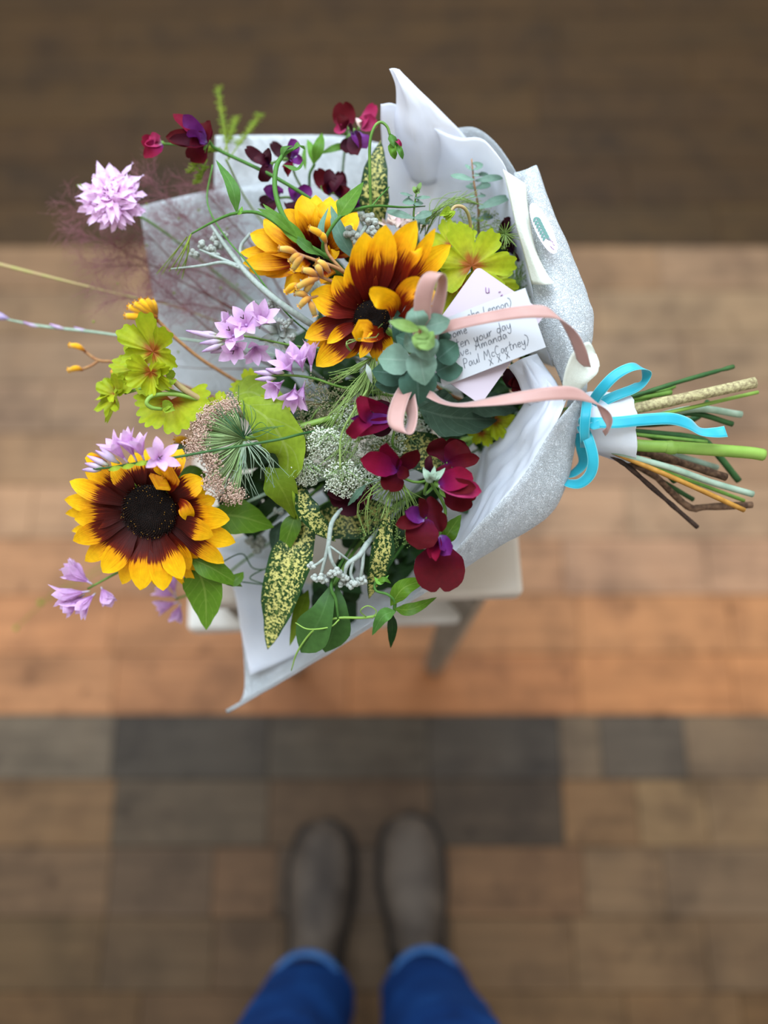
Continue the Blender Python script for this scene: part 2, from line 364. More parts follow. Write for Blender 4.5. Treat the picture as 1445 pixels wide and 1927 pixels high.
# ================================================================ FLOOR
def floor_mat():
    m, nt = newmat('worn floorboard')
    oi = nd(nt, 'ObjectInfo'); geo = nd(nt, 'NewGeometry')
    mp = nd(nt, 'Mapping'); nt.links.new(geo.outputs['Position'], mp.inputs[0]); mp.inputs['Scale'].default_value = (1.4, 22, 1)
    cb = nd(nt, 'CombineXYZ'); nt.links.new(mth(nt, 'MULTIPLY', oi.outputs['Random'], 30.), cb.inputs[2]); nt.links.new(cb.outputs[0], mp.inputs[1])
    g = nd(nt, 'TexNoise'); g.inputs['Scale'].default_value = 3; g.inputs['Detail'].default_value = 6; g.inputs['Roughness'].default_value = .65; nt.links.new(mp.outputs[0], g.inputs['Vector'])
    b = nd(nt, 'TexNoise'); b.inputs['Scale'].default_value = 9; b.inputs['Detail'].default_value = 5; nt.links.new(geo.outputs['Position'], b.inputs['Vector'])
    sp = nd(nt, 'TexNoise'); sp.inputs['Scale'].default_value = 26; sp.inputs['Detail'].default_value = 3; nt.links.new(geo.outputs['Position'], sp.inputs['Vector'])
    v = mth(nt, 'ADD', mth(nt, 'ADD', mth(nt, 'MULTIPLY', g.outputs[0], 1.0), mth(nt, 'MULTIPLY', b.outputs[0], 1.3)), -.15)
    hs = nd(nt, 'HueSaturation'); nt.links.new(oi.outputs['Color'], hs.inputs['Color']); nt.links.new(v, hs.inputs['Value'])
    k = nd(nt, 'MapRange'); nt.links.new(b.outputs[0], k.inputs[0]); k.inputs[1].default_value = .5; k.inputs[2].default_value = .72
    c = mixc(nt, mth(nt, 'MULTIPLY', k.outputs[0], .6), hs.outputs[0], (.62, .58, .54, 1), 'MULTIPLY')
    lg = nd(nt, 'TexNoise'); lg.inputs['Scale'].default_value = 5.5; lg.inputs['Detail'].default_value = 6; lg.inputs['Roughness'].default_value = .7; nt.links.new(geo.outputs['Position'], lg.inputs['Vector'])
    k3 = nd(nt, 'MapRange'); nt.links.new(lg.outputs[0], k3.inputs[0]); k3.inputs[1].default_value = .48; k3.inputs[2].default_value = .66
    c = mixc(nt, mth(nt, 'MULTIPLY', k3.outputs[0], .8), c, (.60, .58, .60, 1), 'MULTIPLY')
    k2 = nd(nt, 'MapRange'); nt.links.new(sp.outputs[0], k2.inputs[0]); k2.inputs[1].default_value = .64; k2.inputs[2].default_value = .74
    c = mixc(nt, mth(nt, 'MULTIPLY', k2.outputs[0], .7), c, (.4, .36, .34, 1), 'MULTIPLY')
    finish(nt, c, .6, 0, g.outputs[0], .3, .002, 0, .15)
    return m
FM = floor_mat()
floor = thing('floor', 'x', 'x', (0, 0, -.012)); del floor['label']; del floor['category']; floor['kind'] = 'structure'
mb = MB(); mb.box((0, 1.2, -.035), 5.3, 6.4, .02); mb.build('subfloor', plain('dark gap under boards', '4a3626', .9, 0, 0), floor, False)
PW = .107
def floor_y(py): return CAM.z * math.tan(TILT + math.atan((963.5 - py) / FPX))
def X_at(px, y):                     # world x on the floor seen at pixel column px at floor distance y
    a = math.atan2(y, CAM.z) - TILT; d = math.hypot(y, CAM.z) * math.cos(a)
    return (px - 722.5) / FPX * d
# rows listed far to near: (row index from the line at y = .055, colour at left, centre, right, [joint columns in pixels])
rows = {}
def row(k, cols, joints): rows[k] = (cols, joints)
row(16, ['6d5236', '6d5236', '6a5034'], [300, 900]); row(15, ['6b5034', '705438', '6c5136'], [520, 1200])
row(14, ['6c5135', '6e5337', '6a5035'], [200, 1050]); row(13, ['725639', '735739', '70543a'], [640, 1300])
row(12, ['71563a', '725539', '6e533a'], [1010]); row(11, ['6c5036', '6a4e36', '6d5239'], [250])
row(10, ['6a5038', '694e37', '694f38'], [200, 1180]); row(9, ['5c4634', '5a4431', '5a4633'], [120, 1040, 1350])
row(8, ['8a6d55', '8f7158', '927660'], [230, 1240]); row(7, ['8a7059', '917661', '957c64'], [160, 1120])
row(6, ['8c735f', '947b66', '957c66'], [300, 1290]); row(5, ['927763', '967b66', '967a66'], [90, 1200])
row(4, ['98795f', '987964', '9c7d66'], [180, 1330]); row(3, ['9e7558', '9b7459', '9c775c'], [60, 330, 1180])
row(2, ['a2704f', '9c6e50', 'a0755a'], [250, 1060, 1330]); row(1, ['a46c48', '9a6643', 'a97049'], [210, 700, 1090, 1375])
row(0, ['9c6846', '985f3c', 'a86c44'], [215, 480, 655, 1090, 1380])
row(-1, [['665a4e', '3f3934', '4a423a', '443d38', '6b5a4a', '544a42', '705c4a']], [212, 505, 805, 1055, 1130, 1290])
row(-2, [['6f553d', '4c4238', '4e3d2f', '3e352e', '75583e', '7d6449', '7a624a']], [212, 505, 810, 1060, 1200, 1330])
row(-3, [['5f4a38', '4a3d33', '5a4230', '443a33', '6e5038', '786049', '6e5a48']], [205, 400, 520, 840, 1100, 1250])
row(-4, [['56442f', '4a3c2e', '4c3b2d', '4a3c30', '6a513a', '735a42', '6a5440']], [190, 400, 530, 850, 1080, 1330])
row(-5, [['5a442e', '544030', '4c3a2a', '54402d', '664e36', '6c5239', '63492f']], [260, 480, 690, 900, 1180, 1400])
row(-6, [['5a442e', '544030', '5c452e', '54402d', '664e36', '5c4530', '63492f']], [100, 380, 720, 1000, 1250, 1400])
rr = random.Random(3)
FK = .66
nplank = 0
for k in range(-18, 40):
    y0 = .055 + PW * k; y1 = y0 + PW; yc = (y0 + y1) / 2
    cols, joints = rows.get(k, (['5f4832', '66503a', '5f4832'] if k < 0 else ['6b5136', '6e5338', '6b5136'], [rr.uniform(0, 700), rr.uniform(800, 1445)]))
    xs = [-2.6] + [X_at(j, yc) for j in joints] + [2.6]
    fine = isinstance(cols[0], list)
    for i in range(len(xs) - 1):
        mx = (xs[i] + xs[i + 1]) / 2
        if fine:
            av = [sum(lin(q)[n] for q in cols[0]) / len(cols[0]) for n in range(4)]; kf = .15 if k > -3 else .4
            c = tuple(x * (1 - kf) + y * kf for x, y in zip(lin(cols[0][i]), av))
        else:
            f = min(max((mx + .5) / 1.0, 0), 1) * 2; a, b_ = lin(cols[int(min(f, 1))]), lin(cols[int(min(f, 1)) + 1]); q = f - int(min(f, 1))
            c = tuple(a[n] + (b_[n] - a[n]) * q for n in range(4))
        v = FK * rr.uniform(.95, 1.05) * ((.32 if k > 9 else .52) if k >= 9 else 1.22 if -1 < k < 4 else 1.1 if k < 0 else 1.0); c = tuple(x * v * t for x, t in zip(c[:3], ((1.08, .90, .40) if k >= 9 else (.97, 1.04, 1.0) if -1 < k < 4 else (.98, .91, .76) if k > 0 else (1.02, .97, .84)))) + (1,)  # far rows darkened in the colour, for the weaker light there
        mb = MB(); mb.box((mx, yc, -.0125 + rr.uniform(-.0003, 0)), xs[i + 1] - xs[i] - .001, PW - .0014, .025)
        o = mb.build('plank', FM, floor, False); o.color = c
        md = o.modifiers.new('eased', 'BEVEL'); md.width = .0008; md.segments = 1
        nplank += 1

# ================================================================ STOOL
ST = thing('stool', 'white painted wooden stool with a cream seat, under the wrapped bouquet', 'stool', (-.03, .27, 0))
pw = plain('cream paint', 'ddcfbd', .55, 0, 0, 30, 'e2d6c6', .1); pw2 = plain('white paint', 'e9e4da', .55, 0, 0, 30, 'ddd6ca', .1); pl = plain('taupe paint', 'a59887', .6, 0, 0, 30, '8f8373', .1)
def part_box(name, c, sx, sy, sz, mat, parent, rot=0, bev=.004, label=None):
    mb = MB(); mb.box(c, sx, sy, sz, rot); o = mb.build(name, mat, parent, False, label=label)
    md = o.modifiers.new('eased', 'BEVEL'); md.width = bev; md.segments = 2; return o
ROT = math.radians(2.0)
SEATZ = .70
part_box('seat', (-.03, .275, SEATZ - .014), .308, .29, .028, pw, ST, ROT, .005, 'cream seat')
for sx in (-1, 1):
    for sy in (-1, 1):
        x, y = -.035 + sx * .125, .275 + sy * .115
        mb = MB(); mb.tube([Vector((x, y, SEATZ - .027)), Vector((x + sx * .0, y + sy * .02, .0))], [.024, .019], 1, 4)
        mb.build('leg', pl, ST, False, label='taupe leg')
part_box('shelf', (-.07, .27, .545), .30, .285, .03, pw2, ST, ROT, .005, 'white lower shelf')
part_box('rail', (-.035, .163, .645), .24, .018, .055, pl, ST, 0, .003); part_box('rail', (-.035, .385, .645), .24, .018, .055, pl, ST, 0, .003)

# ================================================================ PERSON
PE = thing('person', 'person in blue jeans and worn grey-brown boots standing facing the bouquet', 'person', (-.03, -.30, 0))
def denim():
    m, nt = newmat('blue denim')
    geo = nd(nt, 'NewGeometry'); n = nd(nt, 'TexNoise'); n.inputs['Scale'].default_value = 14; n.inputs['Detail'].default_value = 6; nt.links.new(geo.outputs['Position'], n.inputs['Vector'])
    c = ramp(nt, n.outputs[0], [(.3, '06224e'), (.55, '0a2f62'), (.8, '15417a')])
    wv = nd(nt, 'TexWave'); wv.inputs['Scale'].default_value = 300; wv.bands_direction = 'DIAGONAL'; nt.links.new(geo.outputs['Position'], wv.inputs['Vector'])
    finish(nt, c, .9, 0, wv.outputs[0], .2, .0005, 0, .1); return m
DEN = denim()
verts = []; edges = []; rad = []
def sv(p, r): verts.append(p); rad.append(r); return len(verts) - 1
pel = sv((-.03, -.40, .90), (.13, .11)); wai = sv((-.03, -.40, 1.02), (.135, .105)); edges.append((pel, wai))
for sx, pts in ((-1, [((-.135, -.395, .80), (.088, .092)), ((-.137, -.385, .62), (.078, .08)), ((-.128, -.365, .48), (.067, .07)), ((-.122, -.365, .34), (.066, .072)), ((-.116, -.362, .20), (.064, .07)), ((-.113, -.36, .115), (.06, .07)), ((-.113, -.36, .085), (.06, .07))]),
                (1, [((.085, -.395, .80), (.088, .092)), ((.095, -.38, .62), (.08, .082)), ((.088, -.36, .48), (.069, .072)), ((.078, -.36, .34), (.067, .073)), ((.068, -.357, .20), (.066, .071)), ((.062, -.355, .115), (.062, .072)), ((.062, -.355, .085), (.062, .072))])):
    pr = pel
    for p, r in pts:
        i = sv(p, r); edges.append((pr, i)); pr = i
me = bpy.data.meshes.new('jeans'); me.from_pydata([tuple(Vector(v) - PE.location) for v in verts], edges, [])
jeans = bpy.data.objects.new('jeans', me); COL.objects.link(jeans); jeans.parent = PE
sk = jeans.modifiers.new('skin', 'SKIN'); sk.use_smooth_shade = True
for i, r in enumerate(rad): me.skin_vertices[0].data[i].radius = (r[0] * 1.12, r[1] * 1.05)
me.skin_vertices[0].data[0].use_root = True
ss = jeans.modifiers.new('smooth', 'SUBSURF'); ss.levels = 2; ss.render_levels = 2
tx = bpy.data.textures.new('folds', 'CLOUDS'); tx.noise_scale = .07
dp = jeans.modifiers.new('folds', 'DISPLACE'); dp.texture = tx; dp.strength = .02; dp.texture_coords = 'GLOBAL'
me.materials.append(DEN)
HEM = plain('faded hem denim', '3f6a9f', .9, 0, 0, 40, '2c588e', .3)
STI = plain('seam denim', '5d87b8', .85, 0, 0)
for x, y in ((-.113, -.36), (.062, -.355)):
    mb = MB(); rows = []
    for i in range(7):
        z = .1 + .026 * (i / 6); k = 1.0 + .05 * math.sin(PI * i / 6)
        rows.append([Vector((x + math.cos(a) * .059 * k, y + math.sin(a) * .068 * k + .002, z + .012 * math.sin(a))) for a in [2 * PI * j / 28 for j in range(28)]])
    mb.grid(rows, None, True); mb.build('hem', HEM, PE, solid=.004)
BOOT = plain('scuffed grey brown leather', '392e25', .7, 0, 0, 16, '5c4f43', .4, bd=.003, kv=.6)
SOLE = plain('dark rubber sole', '1d1a18', .8, 0, 0)
SHAFT = plain('dark elastic', '241f1c', .9, 0, 0)
def boot(cx, toe_y, yaw, label):
    L = .285
    st = [(0, .014, .008, .026), (.010, .033, .002, .042), (.032, .046, 0, .052), (.07, .0525, 0, .056), (.105, .0535, 0, .063), (.14, .048, 0, .075), (.17, .043, 0, .095), (.2, .041, 0, .128), (.225, .040, 0, .15), (.26, .037, 0, .15), (.28, .026, 0, .146), (.285, .012, .004, .12)]
    mb = MB(); rows = []; NS = 26
    for s, hw, z0, z1 in st:
        r = []
        for j in range(NS):
            a = 2 * PI * j / NS; ca, sa = math.cos(a), math.sin(a)
            xx = hw * math.copysign(abs(ca) ** .75, ca)
            zz = (z0 + .014) + (z1 - z0 - .014) * (max(sa, 0) ** .8) if sa > 0 else (z0 + .014) + sa * .006
            if s > .16 and sa > 0: xx *= 1 - .12 * sa
            lx, ly = xx, -s
            r.append(Vector((cx + lx * math.cos(yaw) - ly * math.sin(yaw), toe_y + lx * math.sin(yaw) + ly * math.cos(yaw), zz)))
        rows.append(r)
    b = mb.grid(rows, None, True); mb.f.append(tuple(b + j for j in range(NS))); e = b + (len(st) - 1) * NS; mb.f.append(tuple(e + j for j in range(NS))[::-1])
    up = mb.build('boot', BOOT, PE, label=label)
    md = up.modifiers.new('smooth', 'SUBSURF'); md.levels = 1; md.render_levels = 1
    mb = MB(); rows = []
    for z, k in ((0, 1.0), (.012, 1.06), (.018, 1.04)):
        r = []
        for j in range(40):
            t = j / 40
            q = t * 2 if t < .5 else (1 - t) * 2
            s = q * .285; hw = interp([(a[0], a[1]) for a in st], s) if s > 0 else .006
            lx = (hw * k + .003) * (1 if t < .5 else -1); ly = -s * 1.0 + (.005 if s < .02 else 0)
            r.append(Vector((cx + lx * math.cos(yaw) - ly * math.sin(yaw), toe_y + lx * math.sin(yaw) + ly * math.cos(yaw), z)))
        rows.append(r)
    b = mb.grid(rows, None, True); mb.f.append(tuple(b + j for j in range(40))[::-1]); mb.f.append(tuple(b + 80 + j for j in range(40)))
    mb.build('sole', SOLE, up)
    for sx in (-1, 1):                # elastic side panels
        mb = MB(); rows = []
        for i in range(5):
            z = .055 + .08 * i / 4; r = []
            for j in range(4):
                s = .185 + .035 * (j / 3) + .0 * i; hw = .0415
                lx = sx * (hw - .004 * (z / .15) + .0005 + .001 * math.sin(PI * j / 3)); ly = -s
                r.append(Vector((cx + lx * math.cos(yaw) - ly * math.sin(yaw), toe_y + lx * math.sin(yaw) + ly * math.cos(yaw), z)))
            rows.append(r)
        mb.grid(rows); mb.build('elastic_panel', SHAFT, up)
    return up
boot(-.098, -.118, math.radians(-3), None)
boot(.040, -.108, math.radians(4), None)

# ================================================================ WRAPPING PAPER
def sheet(mb, ctrl, nu=28, nv=28, crk=.0016, fs=34, fold=0.0, seed=0, rough_edge=0):
    """a sheet of paper through a grid of (px, py, h) points, with crinkles in its surface"""
    R = [PP(r) for r in ctrl]
    cols = [spl(r, nu) for r in R]
    rows = []
    for j in range(nu + 1):
        rows.append(spl([c[j] for c in cols], nv))
    rows = [[rows[j][i] for j in range(nu + 1)] for i in range(nv + 1)]
    out = []
    for i in range(nv + 1):
        r = []
        for j in range(nu + 1):
            p = rows[i][j]
            du = rows[i][min(j + 1, nu)] - rows[i][max(j - 1, 0)]; dv = rows[min(i + 1, nv)][j] - rows[max(i - 1, 0)][j]
            n = du.cross(dv); n = n.normalized() if n.length > 1e-12 else TO
            q = p * fs + Vector((seed * 3.1, seed, 0))
            a = mn.noise(q) + .5 * mn.noise(q * 2.3)
            rdg = 1 - abs(mn.noise(Vector((j / nu * 5 + seed, i / nv * 1.6, seed)))) * 2
            e = min(j, nu - j, 3) / 3 * min(i, nv - i, 3) / 3
            r.append(p + n * (crk * a + fold * rdg) * (.35 + .65 * e))
        out.append(r)
    mb.grid(out)
def paper_thing(name, label, cat, ctrl, mat, **k):
    mb = MB(); sheet(mb, ctrl, **k); o = mb.build(name, mat, None, solid=.0002); c = sum(mb.v, Vector()) / len(mb.v)
    o.location = c
    for v in o.data.vertices: v.co -= c
    return tag(o, label, cat)
paper_thing('wrapping_paper', 'white embossed wrapping sheet with a square corner behind the upper sweet peas', 'wrapping paper', [
    [(405, 255, -.10), (520, 254, -.105), (640, 256, -.105), (740, 275, -.095)],
    [(403, 350, -.11), (520, 360, -.115), (640, 380, -.12), (760, 400, -.11)],
    [(405, 520, -.13), (540, 540, -.14), (680, 560, -.145), (830, 600, -.125)],
    [(480, 740, -.135), (620, 740, -.152), (800, 740, -.135), (960, 760, -.07)]], MT['emb'], crk=.001)
paper_thing('wrapping_paper', 'white embossed wrapping sheet with a slanted corner behind the dusty pink plume', 'wrapping paper', [
    [(262, 388, -.095), (330, 372, -.096), (405, 357, -.098), (520, 345, -.108)],
    [(276, 480, -.105), (350, 470, -.108), (440, 470, -.118), (560, 480, -.138)],
    [(293, 580, -.115), (370, 590, -.125), (460, 600, -.14), (600, 620, -.152)],
    [(330, 740, -.125), (420, 745, -.142), (520, 760, -.155), (700, 770, -.157)]], MT['emb'], crk=.001, seed=4)
paper_thing('wrapping_paper', 'white wrapping sheet along the lower side, its long tip hanging off the stool', 'wrapping paper', [
    [(424, 1336, -.082), (432, 1339, -.085), (460, 1292, -.09), (446, 1135, -.105), (412, 1030, -.115)],
    [(552, 1263, -.052), (556, 1264, -.065), (560, 1200, -.105), (560, 1080, -.135), (545, 960, -.148)],
    [(700, 1169, -.022), (712, 1168, -.045), (705, 1120, -.105), (690, 1000, -.15), (680, 880, -.156)],
    [(788, 1113, .0), (806, 1112, -.03), (810, 1070, -.09), (790, 960, -.142), (780, 860, -.154)],
    [(893, 994, .028), (933, 1032, -.02), (905, 970, -.085), (870, 870, -.13), (860, 800, -.145)],
    [(976, 906, .033), (1044, 960, -.014), (1010, 890, -.075), (970, 820, -.10), (950, 780, -.11)],
    [(1040, 805, .028), (1085, 836, -.008), (1062, 808, -.05), (1040, 790, -.07), (1030, 780, -.072)],
    [(1082, 752, .018), (1104, 780, -.002), (1098, 786, -.032), (1092, 790, -.044), (1090, 790, -.046)]], MT['emb'], nu=30, nv=60, crk=.0012, seed=7)
WP = paper_thing('wrapping_paper', 'white embossed wrapping sheet standing at the stem end with an oval sticker on it', 'wrapping paper', [
    [(966, 326, -.025), (990, 319, -.012), (1010, 312, -.02), (1000, 340, -.055)],
    [(985, 400, -.005), (1012, 398, .008), (1039, 393, -.006), (1020, 420, -.05)],
    [(1000, 480, .008), (1035, 478, .02), (1074, 476, .0), (1050, 500, -.055)],
    [(1003, 550, .013), (1055, 555, .03), (1107, 560, .006), (1080, 570, -.055)],
    [(1008, 610, .015), (1065, 600, .032), (1117, 597, .01), (1092, 610, -.045)],
    [(1040, 680, .01), (1078, 670, .028), (1110, 663, .012), (1095, 670, -.03)],
    [(1066, 742, .006), (1086, 745, .018), (1103, 738, .008), (1098, 740, -.02)]], MT['emb'], nu=24, nv=36, crk=.0012, seed=11)
paper_thing('wrapping_paper', 'back sheet of white wrapping paper rising behind the eucalyptus sprig', 'wrapping paper', [
    [(858, 241, -.045), (895, 241, -.038), (935, 272, -.03), (971, 324, -.028), (1010, 400, -.04)],
    [(840, 330, -.085), (890, 330, -.085), (935, 345, -.072), (980, 385, -.06), (1035, 470, -.06)],
    [(820, 460, -.122), (880, 470, -.122), (930, 490, -.11), (985, 500, -.085), (1060, 560, -.06)],
    [(850, 640, -.13), (920, 650, -.12), (980, 670, -.1), (1040, 690, -.06), (1090, 700, -.03)]], MT['emb'], crk=.001, seed=13)
paper_thing('folded_paper', 'narrow cream paper flap folded over beside the oval sticker', 'paper', [
    [(946, 318, .0), (968, 332, .006), (991, 347, .004)], [(958, 370, .006), (976, 378, .014), (993, 388, .012)],
    [(972, 430, .016), (990, 446, .024), (1006, 462, .022)], [(986, 480, .02), (1006, 496, .03), (1026, 508, .03)],
    [(1000, 535, .024), (1022, 536, .034), (1043, 534, .037)]], MT['cr'], nu=10, nv=24, crk=.0006, seed=2)
paper_thing('tissue_paper', 'large sheet of bluish white tissue paper behind the eucalyptus sprigs', 'tissue paper', [
    [(717, 198, -.03), (742, 197, -.032), (792, 232, -.035), (860, 258, -.03), (905, 262, -.02), (938, 296, -.012), (956, 330, -.008)],
    [(717, 240, -.047), (752, 250, -.052), (800, 290, -.058), (860, 315, -.052), (905, 322, -.042), (945, 350, -.028), (964, 390, -.01)],
    [(724, 330, -.072), (762, 350, -.082), (810, 380, -.088), (860, 400, -.082), (910, 405, -.07), (950, 424, -.045), (986, 462, -.008)],
    [(735, 450, -.105), (775, 470, -.112), (820, 490, -.118), (870, 500, -.112), (920, 505, -.09), (970, 520, -.06), (1003, 552, -.005)],
    [(780, 600, -.125), (820, 620, -.13), (860, 640, -.128), (910, 650, -.11), (960, 660, -.08), (1010, 670, -.05), (1040, 690, -.01)]], MT['tis'], nu=40, nv=34, crk=.0022, fs=22, fold=.0022, seed=3)
paper_thing('tissue_paper', 'pointed corner of white tissue paper standing at the top of the bouquet', 'tissue paper', [
    [(732, 130, -.012), (738, 128, -.008), (745, 128, -.009), (753, 131, -.014)],
    [(743, 160, -.02), (752, 158, -.008), (768, 158, -.012), (783, 163, -.022)],
    [(745, 192, -.03), (765, 200, -.018), (800, 205, -.024), (829, 208, -.03)],
    [(742, 240, -.045), (775, 258, -.034), (820, 262, -.04), (866, 246, -.036)],
    [(760, 330, -.085), (800, 350, -.075), (850, 330, -.075), (900, 290, -.05)]], MT['tis'], nu=24, nv=30, crk=.0014, fs=30, fold=.0012, seed=5)
paper_thing('tissue_paper', 'crumpled tissue lining inside the lower wrapping sheet', 'tissue paper', [
    [(1012, 696, .002), (1035, 722, .016), (1068, 748, .02)],
    [(975, 770, -.014), (1005, 785, .014), (1043, 800, .027)],
    [(932, 830, -.034), (960, 855, -.004), (988, 892, .03)],
    [(905, 850, -.06), (915, 920, -.018), (937, 948, .026)],
    [(885, 930, -.065), (880, 985, -.012), (893, 1000, .022)],
    [(850, 1000, -.075), (848, 1036, -.03), (858, 1052, .008)],
    [(800, 1030, -.1), (790, 1080, -.06), (790, 1100, -.006)]], MT['tis'], nu=28, nv=50, crk=.004, fs=30, fold=.004, seed=9)
paper_thing('tissue_paper', 'twisted tissue corner tucked below the pink envelope', 'tissue paper', [
    [(955, 690, .0), (985, 672, .008), (1012, 664, .004)],
    [(972, 716, .004), (1002, 700, .014), (1028, 690, .004)],
    [(985, 750, .0), (1022, 735, .016), (1050, 722, .008)],
    [(1000, 765, -.004), (1040, 762, .016), (1060, 752, .014)]], MT['tis'], nu=20, nv=20, crk=.0028, fs=40, fold=.003, seed=15)
paper_thing('tissue_paper', 'white tissue lining the open left end below the sunflower', 'tissue paper', [
    [(410, 1030, -.105), (440, 1040, -.11), (520, 1060, -.125)],
    [(440, 1110, -.1), (480, 1120, -.11), (560, 1130, -.115)],
    [(452, 1180, -.092), (500, 1190, -.1), (600, 1160, -.1)],
    [(470, 1270, -.08), (540, 1240, -.085), (660, 1180, -.07)]], MT['tis'], nu=20, nv=20, crk=.0016, seed=19)
mb = MB(); mb.blade(PP([(1068, 752, .024), (1078, 715, .034), (1100, 678, .036), (1120, 664, .03)]), 30 * SC, NV(.3, .0, 1), 'tab', 8, 14, cup=.35)
o = mb.build('paper_tab', MT['cr'], None, solid=.0002); tag(o, 'rounded cream paper tab standing up beside the aqua bow', 'paper')
# sticker on the standing sheet
SK = thing('sticker', 'oval pale lilac sticker with a printed sprig on the standing wrapping sheet', 'sticker', P(1022, 430, .024))
def on_ell(a, k=1.0, cx=1022, cy=430, r1=52, r2=15, th=math.radians(65)):
    x, y = r1 * k * math.cos(a), r2 * k * math.sin(a)
    return cx + x * math.cos(th) - y * math.sin(th), cy + x * math.sin(th) + y * math.cos(th)
def sth(px, py): return .0205 + (py - 400) * .00013 + .004
mb = MB(); rws = []
for k in (0.01, .5, 1.0):
    rws.append([P(*(lambda q: (q[0], q[1], sth(*q)))(on_ell(2 * PI * j / 40, k))) for j in range(40)])
mb.grid(rws, None, True); mb.build('label', MT['stk'], SK, False, solid=.0003)
mb = MB()
for i in range(7):
    f = i / 6; cx, cy = 1008 + f * 18, 408 + f * 36
    for s in (-1, 1):
        x2, y2 = cx + s * 8 + 3, cy - s * 1 + 9
        mb.blade(PP([(cx, cy, sth(cx, cy) + .0012), (x2, y2, sth(x2, y2) + .0012)]), 2.6 * SC, TO, 'leaf', 2, 4)
mb.build('printed_sprig', MT['sprig'], SK)
mb = MB()
for (x, y) in ((1034, 448), (1038, 452), (1041, 458), (1036, 462), (1040, 466)):
    mb.tube(PP([(x - 2, y, sth(x, y) + .0012), (x + 3, y + 4, sth(x, y) + .0014)]), .8 * SC, 2, 4)
mb.build('printed_words', MT['mauve'], SK)
# paper collar round the stems
mb = MB(); rws = []; NS = 40
for i, (cx, cy, r) in enumerate([(1076, 790, 42), (1095, 792, 50), (1112, 794, 55), (1135, 797, 59), (1160, 802, 63), (1176, 805, 66), (1179, 806, 66)]):
    c = P(cx, cy, -.012); rr_ = []
    for j in range(NS):
        a = 2 * PI * j / NS; q = 1 + .05 * mn.noise(Vector((i * .5, math.cos(a) * 2.2, math.sin(a) * 2.2))) + .025 * math.sin(a * 7 + i)
        rr_.append(c + UP * (math.cos(a) * r * SC * q) + TO * (math.sin(a) * r * SC * q) + RT * (.004 * mn.noise(Vector((a * 2, i * .3, 7)))) + RT * (-4 * SC * math.cos(a)))
    rws.append(rr_)
mb.grid(rws, None, True)
o = mb.build('paper_collar', MT['tis'], None, solid=.0012); tag(o, 'white paper band wrapped round the stems under the aqua bow', 'paper band')
# ================================================================ FLOWERS AND FOLIAGE
BIND = [(1040, 790, -.03), (1105, 795, -.024)]
def cut(T, frm, ex, end, r, mat, bend=None, wob=0, name='cut_stem', label=None):
    """the stem of a flower running through the paper band to its cut end"""
    k = .55
    ex = (1182 if ex[0] > 1174 else ex[0], ex[1], min(ex[2], -.004)); pts = [frm, ((frm[0] + 1040) / 2, (frm[1] + 790) / 2, -.075), (1040, 790 + (ex[1] - 800) * .35, -.032 + (ex[2] + .02) * .2), (1105, 795 + (ex[1] - 800) * .6, -.02 + (ex[2] + .02) * .35), ex] + (bend or []) + [end]
    mb = MB(); mb.tube(PP(pts), [r * .6 * SC, r * .8 * SC, r * SC, r * SC, r * SC], 46, 8, wob=wob)
    return mb.build(name, mat, T, label=label)
def stem(T, pts, r, mat, name='stem', n=16, sides=6, wob=0):
    mb = MB(); mb.tube(PP(pts), [x * SC for x in r] if isinstance(r, (list, tuple)) else r * SC, n, sides, wob=wob)
    return mb.build(name, mat, T)
def leaf(T, pts, hw, mat, n=None, prof='leaf', name='leaf', **k):
    mb = MB(); mb.blade(PP(pts), hw * SC, n or TO, prof, **{**dict(nu=6, nv=12, fold=.12), **k}); return mb.build(name, mat, T)

# ---------------------------------------------------------------- sunflowers
def disc(T, c, n, R, seed=0, dome=.25):
    n = n.normalized(); u = n.orthogonal().normalized(); v = n.cross(u); cc = P(*c)
    mb = MB(); rws = []
    for i in range(9):
        f = i / 8; r = R * f; z = dome * R * (1 - f ** 3) - .02 * R - (.12 * R * math.exp(-(f * 3) ** 2))
        rws.append([cc + (u * math.cos(a) + v * math.sin(a)) * (r + 1e-5) + n * z for a in [2 * PI * j / 36 for j in range(36)]])
    rws.append([cc + (u * math.cos(a) + v * math.sin(a)) * R * .7 - n * R * .35 for a in [2 * PI * j / 36 for j in range(36)]])
    mb.grid(rws, None, True); d = mb.build('flower_disc', MT['disc'], T)
    mb = MB(); mp = MB(); rnd = random.Random(seed)
    for i in range(620):
        f = math.sqrt((i + .5) / 620); a = i * 2.39996; r = R * f * 1.02
        z = dome * R * (1 - f ** 3) - .02 * R - (.12 * R * math.exp(-(f * 3) ** 2))
        p = cc + (u * math.cos(a) + v * math.sin(a)) * r + n * z
        hgt = R * (.05 + .10 * f) * rnd.uniform(.7, 1.5); d2 = (n + (u * math.cos(a) + v * math.sin(a)) * (.8 * f - .25)).normalized()
        mb.blob(p + d2 * hgt * .4, R * .022, d2, hgt / (R * .022) * .55, 5, 3)
        if f > .6 and rnd.random() < .16: mp.dot(p + d2 * hgt * 1.05, R * .02)
    mb.build('disc_florets', MT['floret'], d, kind='stuff')
    if mp.v: mp.build('pollen', MT['pollen'], d, kind='stuff')
def petals(T, lst, mat, n, prof='ray'):
    for i, q in enumerate(lst):
        pts, hw = q[0], q[1]; k = q[2] if len(q) > 2 else {}
        mb = MB(); mb.blade(PP(pts), hw * SC, k.pop('n', n), k.pop('prof', prof), **{**dict(nu=6, nv=14, cup=.12, ruf=.06, seed=i, rf=1.5), **k})
        mb.build('petal', mat, T)
SA = thing('sunflower', 'open dark centred sunflower with maroon and yellow petals at the left end', 'sunflower', P(283, 965, 0))
def za(x, y): return (80 + x / 3.284, 780 + y / 3.284)
nA = NV(-.12, -.22, 1)
cA = (282, 963)
